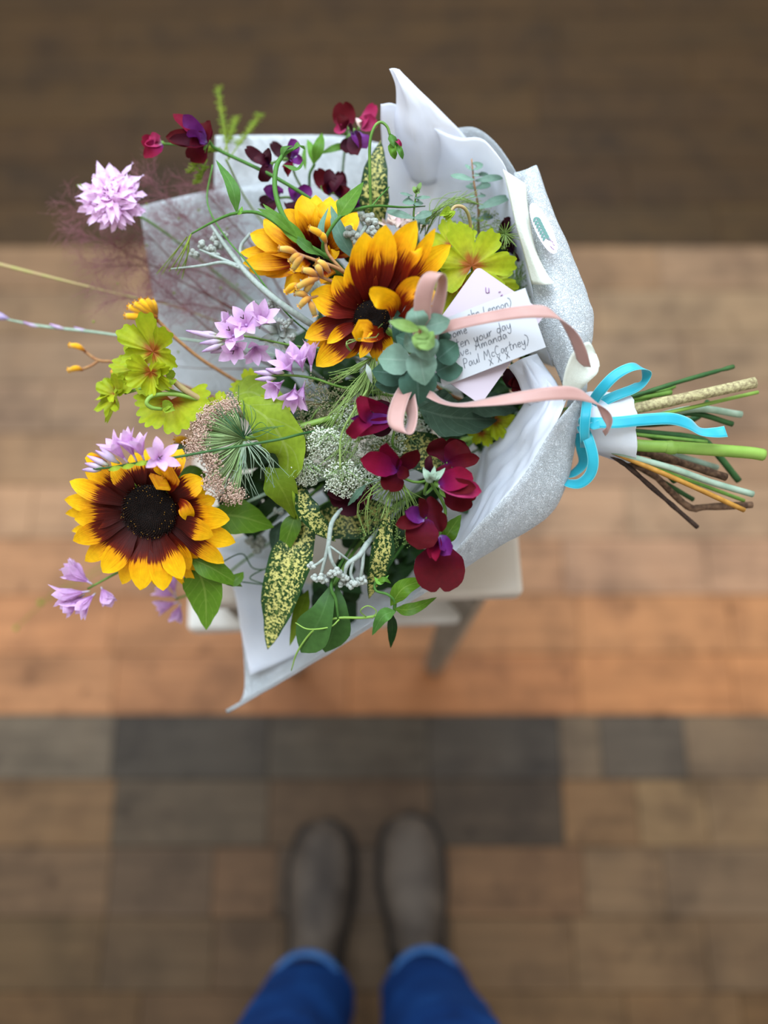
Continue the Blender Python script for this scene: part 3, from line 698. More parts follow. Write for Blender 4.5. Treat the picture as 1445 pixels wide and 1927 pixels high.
tipsA = [((168, 412), 19, .0), ((135, 528), 19, -.012), ((142, 612), 15, -.018), ((198, 645), 21, .004), ((188, 782), 21, .002), ((265, 908), 20, -.006), ((372, 975), 24, .004), ((490, 1048), 19, -.006), ((605, 1086), 24, .003), ((748, 1088), 23, .004),
         ((862, 1018), 24, .008), ((872, 1058), 12, -.014), ((948, 1072), 11, -.018), ((1122, 918), 19, -.006), ((1192, 792), 22, -.01), ((1056, 752), 22, .008), ((1156, 648), 24, .0), ((1070, 522), 17, -.006), ((992, 398), 23, .003), ((862, 212), 21, -.002), ((740, 235), 18, -.008),
         ((560, 235), 20, -.004), ((428, 322), 20, .0), ((262, 358), 18, -.008), ((420, 260), 15, -.016), ((640, 215), 17, -.014), ((300, 300), 13, -.02), ((1010, 470), 15, -.018), ((1060, 905), 15, -.016), ((320, 860), 14, -.016), ((545, 1010), 14, -.016), ((690, 1050), 14, -.016), ((800, 180), 13, -.02), ((180, 720), 12, -.022), ((960, 965), 20, -.014), ((1045, 840), 20, -.014), ((905, 960), 22, -.006)]
pl_ = []
for i, ((x, y), hw, dh) in enumerate(tipsA):
    tx, ty = za(x, y); dx, dy = tx - cA[0], ty - cA[1]; L = math.hypot(dx, dy); ux, uy = dx / L, dy / L
    # tilt of the flower: lower-left edge away from the lens
    def hh(a, b, z): return z + (.12 * (a - cA[0]) * SC - .22 * (b - cA[1]) * SC) * .6 + .004
    b = (cA[0] + ux * 44, cA[1] + uy * 42); m = (cA[0] + ux * (44 + (L - 44) * .5) - uy * 2 * (i % 3 - 1), cA[1] + uy * (44 + (L - 44) * .5) + ux * 2 * (i % 3 - 1))
    pl_.append(([(b[0], b[1], hh(b[0], b[1], -.002)), (m[0], m[1], hh(m[0], m[1], dh * .5 + .005)), (tx, ty, hh(tx, ty, dh))], hw * 1.02, dict(n=nA, twist=(i % 5 - 2) * .1)))
petals(SA, pl_, MT['sun'], nA)
petals(SA, [([(311, 923, .004), (312, 905, .02), (310, 896, .026), (310, 900, .012)], 30, dict(prof='tab')),
            ([(310, 922, .008), (312, 898, .022), (305, 886, .018), (308, 896, .012)], 20, {}),
            ([(332, 940, .004), (345, 950, .016), (352, 965, .016), (360, 980, .008)], 14, dict(twist=.5))], MT['sunc'], nA)
disc(SA, (282, 963, .004), nA, 51 * SC, 1, .22)
leaf(SA, [(395, 968, -.02), (450, 972, -.018), (516, 992, -.03)], 38, MT['green'], NV(0, .3, 1), cup=-.1)
leaf(SA, [(362, 1050, -.012), (385, 1110, -.014), (388, 1186, -.022)], 42, MT['green'], NV(-.2, .1, 1), teeth=.08)
leaf(SA, [(358, 1050, -.005), (400, 1070, -.005), (456, 1104, -.02)], 24, MT['green'], NV(0, .5, 1))
leaf(SA, [(425, 1100, -.016), (445, 1090, -.016), (458, 1076, -.022)], 13, MT['green'], NV(0, .4, 1))
leaf(SA, [(300, 880, -.03), (340, 850, -.028), (372, 832, -.03)], 22, MT['blueleaf'], NV(0, .4, 1))
leaf(SA, [(330, 905, -.03), (365, 895, -.028), (392, 912, -.035)], 22, MT['green'], NV(0, .4, 1))
stem(SA, [(285, 965, -.012), (330, 975, -.05), (430, 960, -.075), (560, 900, -.085)], [6, 9, 9, 9], MT['steml'])
mb = MB()
for i in range(16):
    a = 2 * PI * i / 16; mb.blade(PP([(282 + 20 * math.cos(a), 963 + 20 * math.sin(a), -.018), (282 + 52 * math.cos(a), 963 + 52 * math.sin(a), -.012), (282 + 85 * math.cos(a), 963 + 85 * math.sin(a), -.024)]), 13 * SC, TO, 'lance', 2, 6)
mb.build('calyx', MT['green'], SA)
cut(SA, (560, 900, -.085), (1180, 836, -.004), (1437, 856, -.005), 11.5, MT['steml'], [(1255, 841, .0), (1275, 842, .0), (1400, 851, -.004)], label='bright green cut stem')
mb = MB()
mb.tube(PP([(1252, 841, .0), (1262, 842, .0), (1272, 843, .0)]), [11.6 * SC, 13.6 * SC, 11.8 * SC], 6, 10, False); mb.build('stem_node', MT['steml'], SA)

SB = thing('sunflower', 'maroon sunflower with yellow tips in the middle of the bouquet beside the eucalyptus rosette', 'sunflower', P(702, 598, .01))
def zb(x, y): return (370 + x / 3.6125, 480 + y / 3.6125)
def zc(x, y): return (430 + x / 3.6125, 170 + y / 3.6125)
cB = (702, 598)
nB = NV(.05, -.3, 1)
LB = [(zc(925, 965), 33, .05), (zc(1068, 915), 32, .052), (zc(1000, 1010), 30, .04), (zc(1275, 885), 30, .05), (zc(1180, 960), 26, .042), (zc(1405, 938), 17, .05), (zc(1508, 1050), 28, .035), (zc(1445, 1140), 20, .03),
      (zb(1040, 45), 36, .036), (zb(938, 140), 26, .03), (zb(775, 262), 34, .026), (zb(735, 565), 24, .018), (zb(745, 600), 18, .008), (zb(812, 755), 28, .012), (zb(885, 600), 14, .024), (zb(1110, 700), 13, .012), (zb(1225, 722), 16, .004), (zb(1330, 640), 18, .0), (zb(960, 690), 22, .0)]
pl_ = []
for i, ((tx, ty), hw, th) in enumerate(LB):
    dx, dy = tx - cB[0], ty - cB[1]; L = math.hypot(dx, dy); ux, uy = dx / L, dy / L; k = 26 if uy < .3 else 24
    hw *= .86; b = (cB[0] + ux * k, cB[1] + uy * k * .85); m = ((b[0] + tx) / 2 - uy * 6 * ((i % 3) - 1), (b[1] + ty) / 2 + ux * 6 * ((i % 3) - 1))
    pl_.append(([(b[0], b[1], .012), (m[0], m[1], .012 + (th - .012) * .62), (tx, ty, th)], hw, dict(n=NV(-.35 * ux, .35 * uy - .15, 1), cup=.22, twist=(i % 5 - 2) * .12)))
petals(SB, pl_, MT['sunb'], nB)
petals(SB, [([(742, 596, .02), (738, 570, .04), (715, 558, .05), (694, 552, .044)], 20, dict(n=NV(.1, -.6, .8), cup=.3)),
            ([(748, 590, .02), (757, 560, .045), (775, 540, .05), (797, 530, .044)], 18, dict(n=NV(-.2, -.5, .8), cup=.3)),
            ([(746, 575, .02), (768, 505, .045), (784, 480, .054), (792, 466, .05)], 13, dict(n=NV(-.6, -.1, .8), cup=.4)),
            ([(722, 626, .022), (700, 628, .034), (682, 622, .036), (688, 641, .026)], 20, dict(n=NV(0, -.1, 1), cup=.2, prof='tab')),
            ([(740, 615, .02), (775, 590, .04), (800, 560, .05), (812, 540, .05)], 20, dict(n=NV(-.3, -.3, .8), cup=.3))], MT['sunc'], nB)
disc(SB, (700, 600, .016), NV(.05, -.35, 1), 33 * SC, 2, .3)
stem(SB, [(704, 605, .0), (730, 625, -.03), (800, 680, -.07), (900, 740, -.08)], [5, 9, 9, 9], MT['steml'])
cut(SB, (900, 740, -.08), (1182, 771, -.004), (1420, 720, -.004), 11, plain('speckled stem', 'c5b987', .7, 0, .05, 420, '8f7f5c', .5), wob=.1, label='speckled cream cut stem')

SCF = thing('sunflower', 'yellow and maroon sunflower behind the rusty kangaroo paw, below the upper sweet peas', 'sunflower', P(600, 480, -.04))
cC = (600, 488)
LC = [(zc(500, 712), 24, .012), (zc(590, 712), 20, .006), (zc(690, 725), 20, -.002), (zc(740, 745), 14, -.01), (zc(380, 808), 24, .012), (zc(238, 880), 24, .008), (zc(148, 975), 24, .006), (zc(80, 1100), 16, .0), (zc(98, 1175), 17, .008), (zc(135, 1225), 16, -.008), (zc(245, 1255), 17, -.006), (zc(378, 1368), 20, -.005),
      (zc(420, 1200), 15, .01), (zc(545, 780), 20, .0), (zc(310, 845), 18, -.004), (zc(640, 760), 18, .01), (zc(870, 830), 22, -.016), (zc(920, 1000), 22, -.018), (zc(700, 1330), 18, -.02), (zc(480, 1320), 18, -.014), (zc(840, 900), 18, -.006), (zc(725, 1090), 14, .006), (zc(200, 1060), 16, -.004)]
pl_ = []
for i, ((tx, ty), hw, th) in enumerate(LC):
    dx, dy = tx - cC[0], ty - cC[1]; L = math.hypot(dx, dy); ux, uy = dx / L, dy / L
    b = (cC[0] + ux * 18, cC[1] + uy * 16); m = ((b[0] + tx) / 2, (b[1] + ty) / 2)
    pl_.append(([(b[0], b[1], -.03), (m[0], m[1], -.022 + (th + .03) * .5), (tx, ty, th - .012)], hw * 1.05, dict(n=NV(-.4 * ux, .4 * uy, 1), cup=.2, twist=(i % 5 - 2) * .14)))
petals(SCF, pl_, MT['sunc'], TO)
disc(SCF, (606, 486, -.026), NV(-.2, .1, 1), 27 * SC, 3, .3)
leaf(SCF, [(640, 470, -.03), (668, 478, -.028), (695, 500, -.035)], 22, MT['dark'])
stem(SCF, [(604, 490, -.04), (650, 520, -.08), (760, 600, -.11), (880, 700, -.1)], [5, 8, 8, 8], MT['steml'])
cut(SCF, (880, 700, -.1), (1178, 762, -.02), (1268, 726, -.035), 6, MT['stemg'], label='short yellow green cut stem')

# ---------------------------------------------------------------- sweet peas
def bloom(T, base, tip, w1, wings, mats=('pea1', 'viol'), n=None, size=1, calyx=True, second=None):
    """one sweet pea flower: calyx with sepals, standard petal, two wings and a keel"""
    B = P(*base); mb = MB(); a = (P(*tip) - B).normalized()
    if calyx:
        mb.blob(B, 5.5 * SC * size, a, 1.4, 8, 5)
        s1 = a.cross(TO).normalized()
        for i in range(5):
            q = 2 * PI * i / 5; d = (s1 * math.cos(q) + s1.cross(a) * math.sin(q)); e = B + a * 3 * SC
            mb.blade([e + d * 4 * SC * size, e + d * 8 * SC * size + a * 6 * SC * size, e + d * 12 * SC * size + a * 14 * SC * size], 3.2 * SC * size, TO, 'lance', 2, 4)
    else: mb.blob(B, 3 * SC, a, 1.2, 6, 4)
    c = mb.build('bloom', MT['stemg'], T)
    mb = MB(); T2 = P(*tip); m = B.lerp(T2, .5) + TO * (-.004 * size)
    mb.blade([B, m, T2], w1 * SC, n or TO, 'std', 10, 14, cup=.10, ruf=.07, rf=2, seed=base[0], notch=.18); mb.build('standard_petal', MT[mats[0]], c)
    if second:
        for (tp, w2) in second:
            mb = MB(); mb.blade(PP([base, ((base[0] + tp[0]) / 2, (base[1] + tp[1]) / 2, (base[2] + tp[2]) / 2 + .003), tp]), w2 * SC, n or TO, 'round', 6, 10, cup=.2, ruf=.08, seed=tp[0]); mb.build('standard_petal', MT[mats[0]], c)
    for i, (wt, ww, wm) in enumerate(wings):
        mb = MB(); mb.blade(PP([(base[0], base[1], base[2] + .003), ((base[0] + wt[0]) / 2, (base[1] + wt[1]) / 2, base[2] + .010 * size), wt]), ww * SC, NV((-.5 if i % 2 else .5), 0, 1), 'round', 6, 10, cup=.35, ruf=.05, seed=i)
        mb.build('wing_petal', MT[wm], c)
    return c
SP1 = thing('sweet_pea', 'spray of large burgundy sweet peas resting on the lower paper rim', 'sweet pea', P(820, 960, 0))
bloom(SP1, (826, 1010, .022), (828, 1114, .028), 47, [((808, 1050, .034), 16, 'pea2'), ((848, 1044, .036), 17, 'viol'), ((828, 1034, .044), 14, 'viol'), ((820, 1056, .04), 10, 'pea2')], calyx=False)
bloom(SP1, (800, 975, .028), (836, 962, .034), 34, [((762, 962, .044), 15, 'viol'), ((744, 988, .04), 14, 'pea1'), ((788, 938, .05), 12, 'pea1')], ('pea1', 'viol'), second=[((787, 1034, .036), 30)], calyx=False)
bloom(SP1, (842, 872, .018), (840, 824, .02), 38, [((902, 862, .026), 13, 'pea1'), ((830, 905, .022), 15, 'pea1')], second=[((880, 840, .02), 28)], calyx=False)
bloom(SP1, (826, 912, .03), (892, 945, .03), 30, [((906, 925, .04), 17, 'pink'), ((888, 892, .034), 20, 'pea2'), ((896, 918, .044), 14, 'pea1')], ('pea1', 'viol'), second=[((890, 905, .032), 24)], size=1.3)
mb = MB(); mb.blade(PP([(810, 893, .03), (806, 872, .036), (809, 856, .036)]), 8 * SC, TO, 'lance', 4, 8, cup=.6); b_ = mb.build('bud', MT['pea3'], SP1)
mb = MB()
for (x, y) in ((796, 878), (803, 884), (818, 876), (838, 880), (828, 886)): mb.blade(PP([(810, 902, .03), ((810 + x) / 2, 896, .037), (x, y, .034)]), 6 * SC, TO, 'lance', 2, 6, cup=.3)
mb.blob(P(808, 900, .028), 9 * SC, UP, 1, 8, 5); mb.build('calyx', MT['pale'], b_)
stem(SP1, [(826, 1010, .02), (838, 960, .012), (815, 915, .02), (806, 905, .024), (800, 930, .01), (830, 900, -.02), (890, 830, -.06), (960, 790, -.06)], [2.5, 3, 3, 3, 3, 4, 4, 4], MT['stemg'], n=40)
cut(SP1, (960, 790, -.06), (1172, 850, -.01), (1270, 905, -.03), 7, MT['stemd'], [(1210, 840, -.01)])
SP2 = thing('sweet_pea', 'star shaped magenta sweet pea bloom above the fine green threads', 'sweet pea', P(745, 880, .02))
bloom(SP2, (748, 884, .018), (730, 924, .032), 22, [((678, 864, .036), 22, 'pea2'), ((727, 833, .04), 20, 'pea2'), ((786, 846, .036), 18, 'pea1'), ((770, 896, .03), 12, 'pea1')], ('pea1', 'viol'), calyx=False)
stem(SP2, [(748, 884, .016), (764, 902, .012), (800, 905, .008), (850, 870, -.04)], 2.5, MT['stemg'])
SP3 = thing('sweet_pea', 'dark plum sweet pea with a violet keel left of the lower pink ribbon loop', 'sweet pea', P(700, 790, .02))
bloom(SP3, (748, 788, .012), (690, 800, .02), 26, [((655, 817, .034), 13, 'pea2'), ((676, 744, .04), 12, 'pea2'), ((660, 788, .036), 10, 'viol')], ('pea3', 'viol'), calyx=False, second=[((700, 760, .016), 18)])
mb = MB(); mb.blade(PP([(695, 790, .03), (684, 775, .04), (678, 746, .042)]), 12 * SC, NV(.3, 0, 1), 'strap', 4, 10, cup=.4); mb.blade(PP([(695, 788, .03), (676, 800, .04), (657, 820, .036)]), 13 * SC, NV(.3, 0, 1), 'strap', 4, 10, cup=.4); mb.build('wing_petal', MT['pea2'], SP3)
stem(SP3, [(748, 788, .01), (740, 840, .0), (780, 850, -.05)], 2.5, MT['stemg'])
SP4 = thing('sweet_pea', 'single deep burgundy petal cup hanging below the white umbel', 'sweet pea', P(650, 930, 0))
bloom(SP4, (690, 905, -.008), (632, 958, .006), 38, [((615, 930, .012), 22, 'pea3'), ((690, 950, .008), 20, 'pea3')], ('pea3', 'viol'), calyx=False)
stem(SP4, [(690, 905, -.01), (740, 890, -.03), (800, 860, -.06)], 2.5, MT['stemg'])
SP5 = thing('sweet_pea', 'burgundy sweet pea pair with a purple streak at the upper left end of the bouquet', 'sweet pea', P(350, 255, -.03))
bloom(SP5, (390, 268, -.03), (355, 300, -.03), 22, [((312, 258, -.02), 18, 'pea1'), ((345, 216, -.016), 16, 'viol'), ((326, 214, -.024), 14, 'pea2'), ((388, 228, -.022), 17, 'pea1'), ((318, 262, -.01), 12, 'pea3'), ((352, 248, -.008), 11, 'viol')], ('pea1', 'viol'), second=[((378, 232, -.03), 18)])
bloom(SP5, (304, 270, -.036), (266, 262, -.036), 15, [((270, 292, -.034), 15, 'pea2'), ((282, 256, -.03), 12, 'pink'), ((272, 270, -.026), 8, 'pink')], ('pea2', 'viol'))
stem(SP5, [(300, 270, -.038), (340, 272, -.042), (392, 268, -.034), (410, 282, -.03), (520, 335, -.02), (610, 395, -.024), (680, 470, -.07), (800, 620, -.11)], [2, 2.5, 3, 3.2, 3.5, 3.5, 4, 4], MT['pea'], n=50)
cut(SP5, (800, 620, -.11), (1176, 748, -.01), (1380, 690, -.03), 4.5, MT['stemd'], [(1290, 715, -.02)], .5, label='thin dark twig end')
SP6 = thing('sweet_pea', 'upright burgundy sweet pea spray at the top edge beside the tissue corner', 'sweet pea', P(665, 250, -.05))
bloom(SP6, (650, 248, -.05), (645, 192, -.05), 24, [((640, 215, -.04), 14, 'pea1'), ((630, 240, -.044), 10, 'pink')], ('pea1', 'viol'))
bloom(SP6, (678, 240, -.054), (705, 196, -.056), 14, [((708, 225, -.046), 16, 'pink'), ((690, 218, -.044), 12, 'pink'), ((672, 222, -.046), 7, 'stock')], ('pink', 'viol'))
bloom(SP6, (665, 248, -.046), (655, 290, -.046), 22, [((690, 280, -.036), 20, 'viol'), ((674, 292, -.03), 18, 'pea3'), ((655, 238, -.03), 10, 'pea3')], ('pea3', 'viol'))
stem(SP6, [(655, 245, -.052), (645, 320, -.07), (650, 400, -.085), (720, 520, -.11), (860, 680, -.1)], 3, MT['pale'], n=24)
SP7 = thing('sweet_pea', 'three drooping plum sweet peas against the square white paper corner', 'sweet pea', P(510, 290, -.04))
bloom(SP7, (508, 308, -.03), (462, 278, -.03), 13, [((492, 342, -.026), 13, 'pea3'), ((500, 282, -.024), 12, 'pea3'), ((478, 296, -.02), 12, 'pea3')], ('pea3', 'viol'))
bloom(SP7, (545, 300, -.04), (510, 268, -.044), 12, [((556, 262, -.036), 13, 'viol'), ((540, 330, -.036), 14, 'pea1'), ((570, 302, -.034), 11, 'viol'), ((535, 280, -.03), 12, 'pea3')], ('pea3', 'viol'))
stem(SP7, [(508, 308, -.034), (545, 300, -.044), (560, 340, -.06), (620, 430, -.09), (760, 560, -.115)], 2.6, MT['stemg'], n=24)
SP8 = thing('sweet_pea', 'purple and violet sweet peas just above the yellow sunflower', 'sweet pea', P(530, 370, -.05))
bloom(SP8, (520, 372, -.046), (488, 382, -.046), 16, [((500, 350, -.036), 15, 'viol'), ((505, 402, -.04), 16, 'pea3'), ((525, 350, -.036), 11, 'viol')], ('pea3', 'viol'))
bloom(SP8, (556, 378, -.046), (560, 400, -.044), 18, [((585, 352, -.036), 15, 'viol'), ((540, 395, -.036), 16, 'pea3'), ((548, 350, -.036), 12, 'viol')], ('pea3', 'viol'))
stem(SP8, [(520, 372, -.05), (556, 378, -.052), (600, 440, -.09), (740, 560, -.12)], 2.6, MT['stemg'], n=20)
SP9 = thing('sweet_pea', 'pair of dark burgundy sweet peas left of the upper spotted laurel leaf', 'sweet pea', P(620, 350, -.05))
bloom(SP9, (618, 362, -.05), (596, 318, -.05), 16, [((620, 318, -.04), 14, 'pea3'), ((645, 330, -.042), 14, 'pea3'), ((605, 352, -.036), 11, 'pea1')], ('pea1', 'viol'))
bloom(SP9, (640, 368, -.05), (640, 322, -.048), 14, [((622, 340, -.04), 12, 'pea3'), ((655, 352, -.04), 14, 'pea1')], ('pea3', 'viol'))
stem(SP9, [(618, 362, -.054), (640, 375, -.06), (690, 460, -.1), (800, 600, -.12)], 2.6, MT['stemg'], n=20)
SP10 = thing('sweet_pea', 'small violet sweet pea half hidden beside the fresh green pea leaf', 'sweet pea', P(675, 385, -.05))
bloom(SP10, (668, 398, -.05), (690, 370, -.05), 14, [((672, 368, -.04), 13, 'viol'), ((655, 400, -.044), 12, 'pea1'), ((664, 382, -.038), 10, 'pea3')], ('pea3', 'viol'))
stem(SP10, [(668, 398, -.054), (720, 480, -.1), (800, 580, -.12)], 2.4, MT['stemg'])
SP11 = thing('sweet_pea', 'folded wine red bloom tucked between the pink envelope and the tissue', 'sweet pea', P(960, 725, 0))
bloom(SP11, (985, 720, -.022), (945, 705, -.006), 18, [((962, 735, .0), 18, 'pea1'), ((975, 705, .0), 14, 'pea3'), ((955, 722, .004), 12, 'pea1')], ('pea3', 'pea1'), calyx=False)
SP12 = thing('dark_bloom', 'blunt dark maroon bloom beside the cream paper flap', 'flower', P(965, 440, -.02))
bloom(SP12, (968, 480, -.05), (962, 406, -.028), 30, [((948, 410, -.02), 16, 'pea3'), ((982, 430, -.014), 16, 'pea3'), ((966, 470, -.016), 20, 'pea3')], ('pea3', 'pea3'), calyx=False)
stem(SP12, [(968, 480, -.055), (985, 560, -.08), (1010, 680, -.06)], 3, MT['stemg'])

# ---------------------------------------------------------------- lilac star flowers (ixia)
def floret(T, base, ctr, Lp, openness=.6, hw=11, n6=6, seed=0, name='floret', mat='ixia'):
    """six petals springing from base towards ctr, opening like a star"""
    B = P(*base); C = P(*ctr); a = (C - B).normalized(); s1 = a.orthogonal().normalized(); s2 = a.cross(s1)
    mb = MB(); mb.tube([B, B.lerp(C, .5)], [1.4 * SC, 2.6 * SC], 3, 6); root = mb.build(name, MT['ixiab'], T)
    rnd = random.Random(seed); ph = rnd.random() * 3
    for i in range(n6):
        q = ph + 2 * PI * i / n6; d = s1 * math.cos(q) + s2 * math.sin(q); lp = Lp * 1.35 * SC * rnd.uniform(.88, 1.12); o = openness * rnd.uniform(.65, 1.3)
        p0 = B.lerp(C, .4) + d * 1.5 * SC; p1 = p0 + (a * (1 - o * .5) + d * o * .7) * lp * .5; p2 = p1 + (a * (1 - o) + d * (.3 + o * .5)) * lp * .55
        mb = MB(); mb.blade([p0, p1, p2], hw * .78 * SC * rnd.uniform(.85, 1.15), (a - d * (1 - o)).normalized(), 'oval', 4, 8, cup=.2); mb.build('petal', MT[mat], root)
    if openness > .5:
        mb = MB()
        for i in range(3):
            q = ph + 2 * PI * i / 3; mb.tube([C, C + a * 9 * SC + (s1 * math.cos(q) + s2 * math.sin(q)) * 4 * SC], .8 * SC, 2, 4)
        mb.build('stamen', MT['dkbrown'], root)
    return root
def buds(T, lst, mat='ixiab', r=6):
    for (b, t) in lst:
        mb = MB(); mb.tube(PP([b, ((b[0] * .5 + t[0] * .5), (b[1] + t[1]) / 2, (b[2] + t[2]) / 2 + .001), t]), [r * .3 * SC, r * SC, r * .8 * SC, r * .2 * SC], 8, 7); mb.build('bud', MT[mat], T)
I1 = thing('ixia', 'lilac star flowers with open dark throats in front of the dusty pink plume', 'flower spray', P(450, 625, .0))
for i, (b, c, L, o) in enumerate([((468, 622, .0), (458, 600, .02), 40, .8), ((445, 640, .0), (432, 622, .018), 36, .7), ((488, 618, .0), (492, 598, .012), 44, .5), ((450, 650, -.004), (440, 660, .008), 38, .6), ((478, 645, -.008), (480, 662, .0), 40, .5), ((455, 620, -.006), (420, 600, .0), 30, .45)]):
    floret(I1, b, c, L, o, 13, seed=i + 1)
buds(I1, [((418, 642, 0), (376, 646, .0), ), ((412, 636, 0), (350, 622, .002)), ((420, 648, 0), (380, 662, .0)), ((410, 630, 0), (372, 626, .0)), ((430, 655, -.004), (396, 664, -.004))])
stem(I1, [(405, 640, -.004), (450, 632, -.004), (500, 640, -.004), (560, 652, -.004), (620, 660, -.01), (720, 680, -.05), (850, 740, -.07)], [1.5, 2, 2, 2.2, 2.4, 3, 3], MT['stemg'], n=30)
I2 = thing('ixia', 'lilac bell flowers on an arching stem above the white umbels', 'flower spray', P(545, 710, .01))
for i, (b, c, L, o) in enumerate([((552, 705, .012), (540, 688, .022), 44, .45), ((570, 700, .012), (566, 680, .02), 46, .4), ((585, 702, .012), (585, 672, .014), 40, .2), ((535, 715, .01), (520, 728, .016), 36, .4), ((556, 722, .01), (552, 745, .018), 44, .4), ((575, 715, .008), (565, 745, .01), 40, .35)]):
    floret(I2, b, c, L, o, 12, seed=i + 11)
buds(I2, [((520, 704, .01), (478, 700, .012)), ((520, 712, .01), (480, 714, .012)), ((535, 702, .012), (500, 694, .014))])
stem(I2, [(482, 708, .01), (540, 706, .012), (590, 712, .012), (640, 728, .006), (720, 742, -.004), (820, 760, -.05), (900, 780, -.06)], [1.5, 2.2, 2.4, 2.4, 2.5, 3, 3], MT['stemg'], n=30)
I3 = thing('ixia', 'lilac flowers lying across the top of the left sunflower', 'flower spray', P(250, 860, .03))
for i, (b, c, L, o) in enumerate([((242, 872, .03), (222, 850, .036), 44, .3), ((258, 870, .03), (242, 838, .034), 40, .3), ((272, 868, .03), (262, 842, .036), 42, .4), ((296, 866, .034), (300, 862, .04), 36, .75)]):
    floret(I3, b, c, L, o, 12, seed=i + 21)
buds(I3, [((225, 872, .026), (180, 848, .024)), ((205, 876, .024), (164, 858, .02)), ((195, 880, .022), (160, 872, .018)), ((220, 870, .026), (188, 842, .022)), ((190, 884, .02), (155, 884, .016))])
stem(I3, [(160, 884, .018), (205, 880, .026), (255, 872, .032), (300, 866, .034), (400, 848, .034), (520, 828, .034), (580, 814, .02), (680, 800, -.02), (800, 790, -.06)], [1.2, 2, 2.4, 2.4, 2.4, 2.4, 2.4, 3, 3], MT['stemd'], n=44)
for (x, y) in ((215, 882), (240, 878), (265, 872), (282, 872)):
    leaf(I3, [(x + 14, y - 4, .033), (x, y, .037), (x - 12, y + 3, .035)], 5, MT['limep'], name='bract', nu=2, nv=5)
I4 = thing('ixia', 'lilac flower spray hanging below the left sunflower, out over the floorboards', 'flower spray', P(150, 1110, -.04))
for i, (b, c, L, o) in enumerate([((175, 1100, -.03), (150, 1086, -.026), 38, .35), ((170, 1112, -.03), (135, 1118, -.026), 40, .25), ((160, 1118, -.034), (140, 1132, -.03), 34, .3), ((180, 1116, -.034), (165, 1130, -.03), 34, .35), ((190, 1104, -.034), (196, 1116, -.034), 24, .3), ((168, 1094, -.034), (148, 1078, -.034), 30, .2)]):
    floret(I4, b, c, L * 1.25, o, 16, seed=i + 31)
stem(I4, [(165, 1108, -.034), (205, 1086, -.036), (250, 1060, -.045), (330, 1000, -.07), (480, 920, -.1), (620, 880, -.11)], [2, 2.4, 2.4, 2.6, 3, 3], MT['stemg'], n=30)
I5 = thing('ixia', 'blurred lilac flower spray under the lower leaves of the left sunflower', 'flower spray', P(322, 1125, -.1))
for i, (b, c, L, o) in enumerate([((335, 1125, -.09), (310, 1115, -.088), 30, .35), ((338, 1132, -.09), (312, 1140, -.088), 30, .3), ((330, 1120, -.09), (325, 1100, -.088), 30, .3), ((340, 1135, -.09), (335, 1152, -.088), 26, .3)]):
    floret(I5, b, c, L * 1.25, o, 15, seed=i + 41)
stem(I5, [(330, 1128, -.092), (400, 1100, -.095), (480, 1040, -.1), (620, 950, -.12)], 2.4, MT['stemg'], n=20)
I6 = thing('ixia', 'long thin stem with pale buds reaching to the left edge of the photo', 'flower spray', P(100, 620, -.06))
stem(I6, [(8, 600, -.085), (80, 614, -.08), (170, 624, -.075), (250, 634, -.07), (360, 640, -.07), (520, 670, -.09), (700, 720, -.1)], [1.6, 3, 3, 2.4, 2.2, 2.4, 2.4], MT['pale'], n=40)
for (x, y, t) in ((2, 596, 'lav'), (-8, 590, 'lav'), (60, 612, 'ixiab'), (110, 616, 'ixiab'), (156, 622, 'ixiab')):
    hh_ = -.085 if x < 30 else -.078
    mb = MB(); mb.tube(PP([(x + 16, y + 4, hh_), (x, y, hh_ + .002), (x - 16, y - 6, hh_)]), [1 * SC, (8 if t == 'lav' else 4) * SC, 1.5 * SC], 6, 6); mb.build('bud', MT[t], I6)
I7 = thing('grass_stem', 'blurred green grass stem reaching to the left edge above the lilac bud', 'grass', P(100, 530, -.07))
stem(I7, [(-30, 490, -.1), (40, 508, -.095), (120, 528, -.09), (230, 555, -.085), (340, 580, -.085), (520, 650, -.1), (700, 720, -.1)], [4, 3.6, 2.6, 2, 1.8, 1.8, 1.8], MT['stemp'], n=40)
FB = thing('bud', 'small round green bud out of focus beside the lilac spray below the left sunflower', 'bud', P(76, 1134, -.2))
mb = MB(); mb.blob(P(76, 1134, -.3), 7 * SC, UP, 1.2, 8, 6); mb.build('bud_head', MT['fern'], FB); stem(FB, [(76, 1134, -.3), (110, 1110, -.26), (200, 1060, -.18), (330, 1000, -.12), (480, 930, -.11)], 1, MT['fern'], n=20)
FB = thing('bud', 'small round green bud out of focus at the far lower left', 'bud', P(30, 1182, -.2))
mb = MB(); mb.blob(P(30, 1182, -.32), 6 * SC, UP, 1.2, 8, 6); mb.build('bud_head', MT['fern'], FB); stem(FB, [(30, 1182, -.32), (90, 1130, -.28), (220, 1060, -.18), (340, 1000, -.12), (480, 940, -.11)], 1, MT['fern'], n=20)

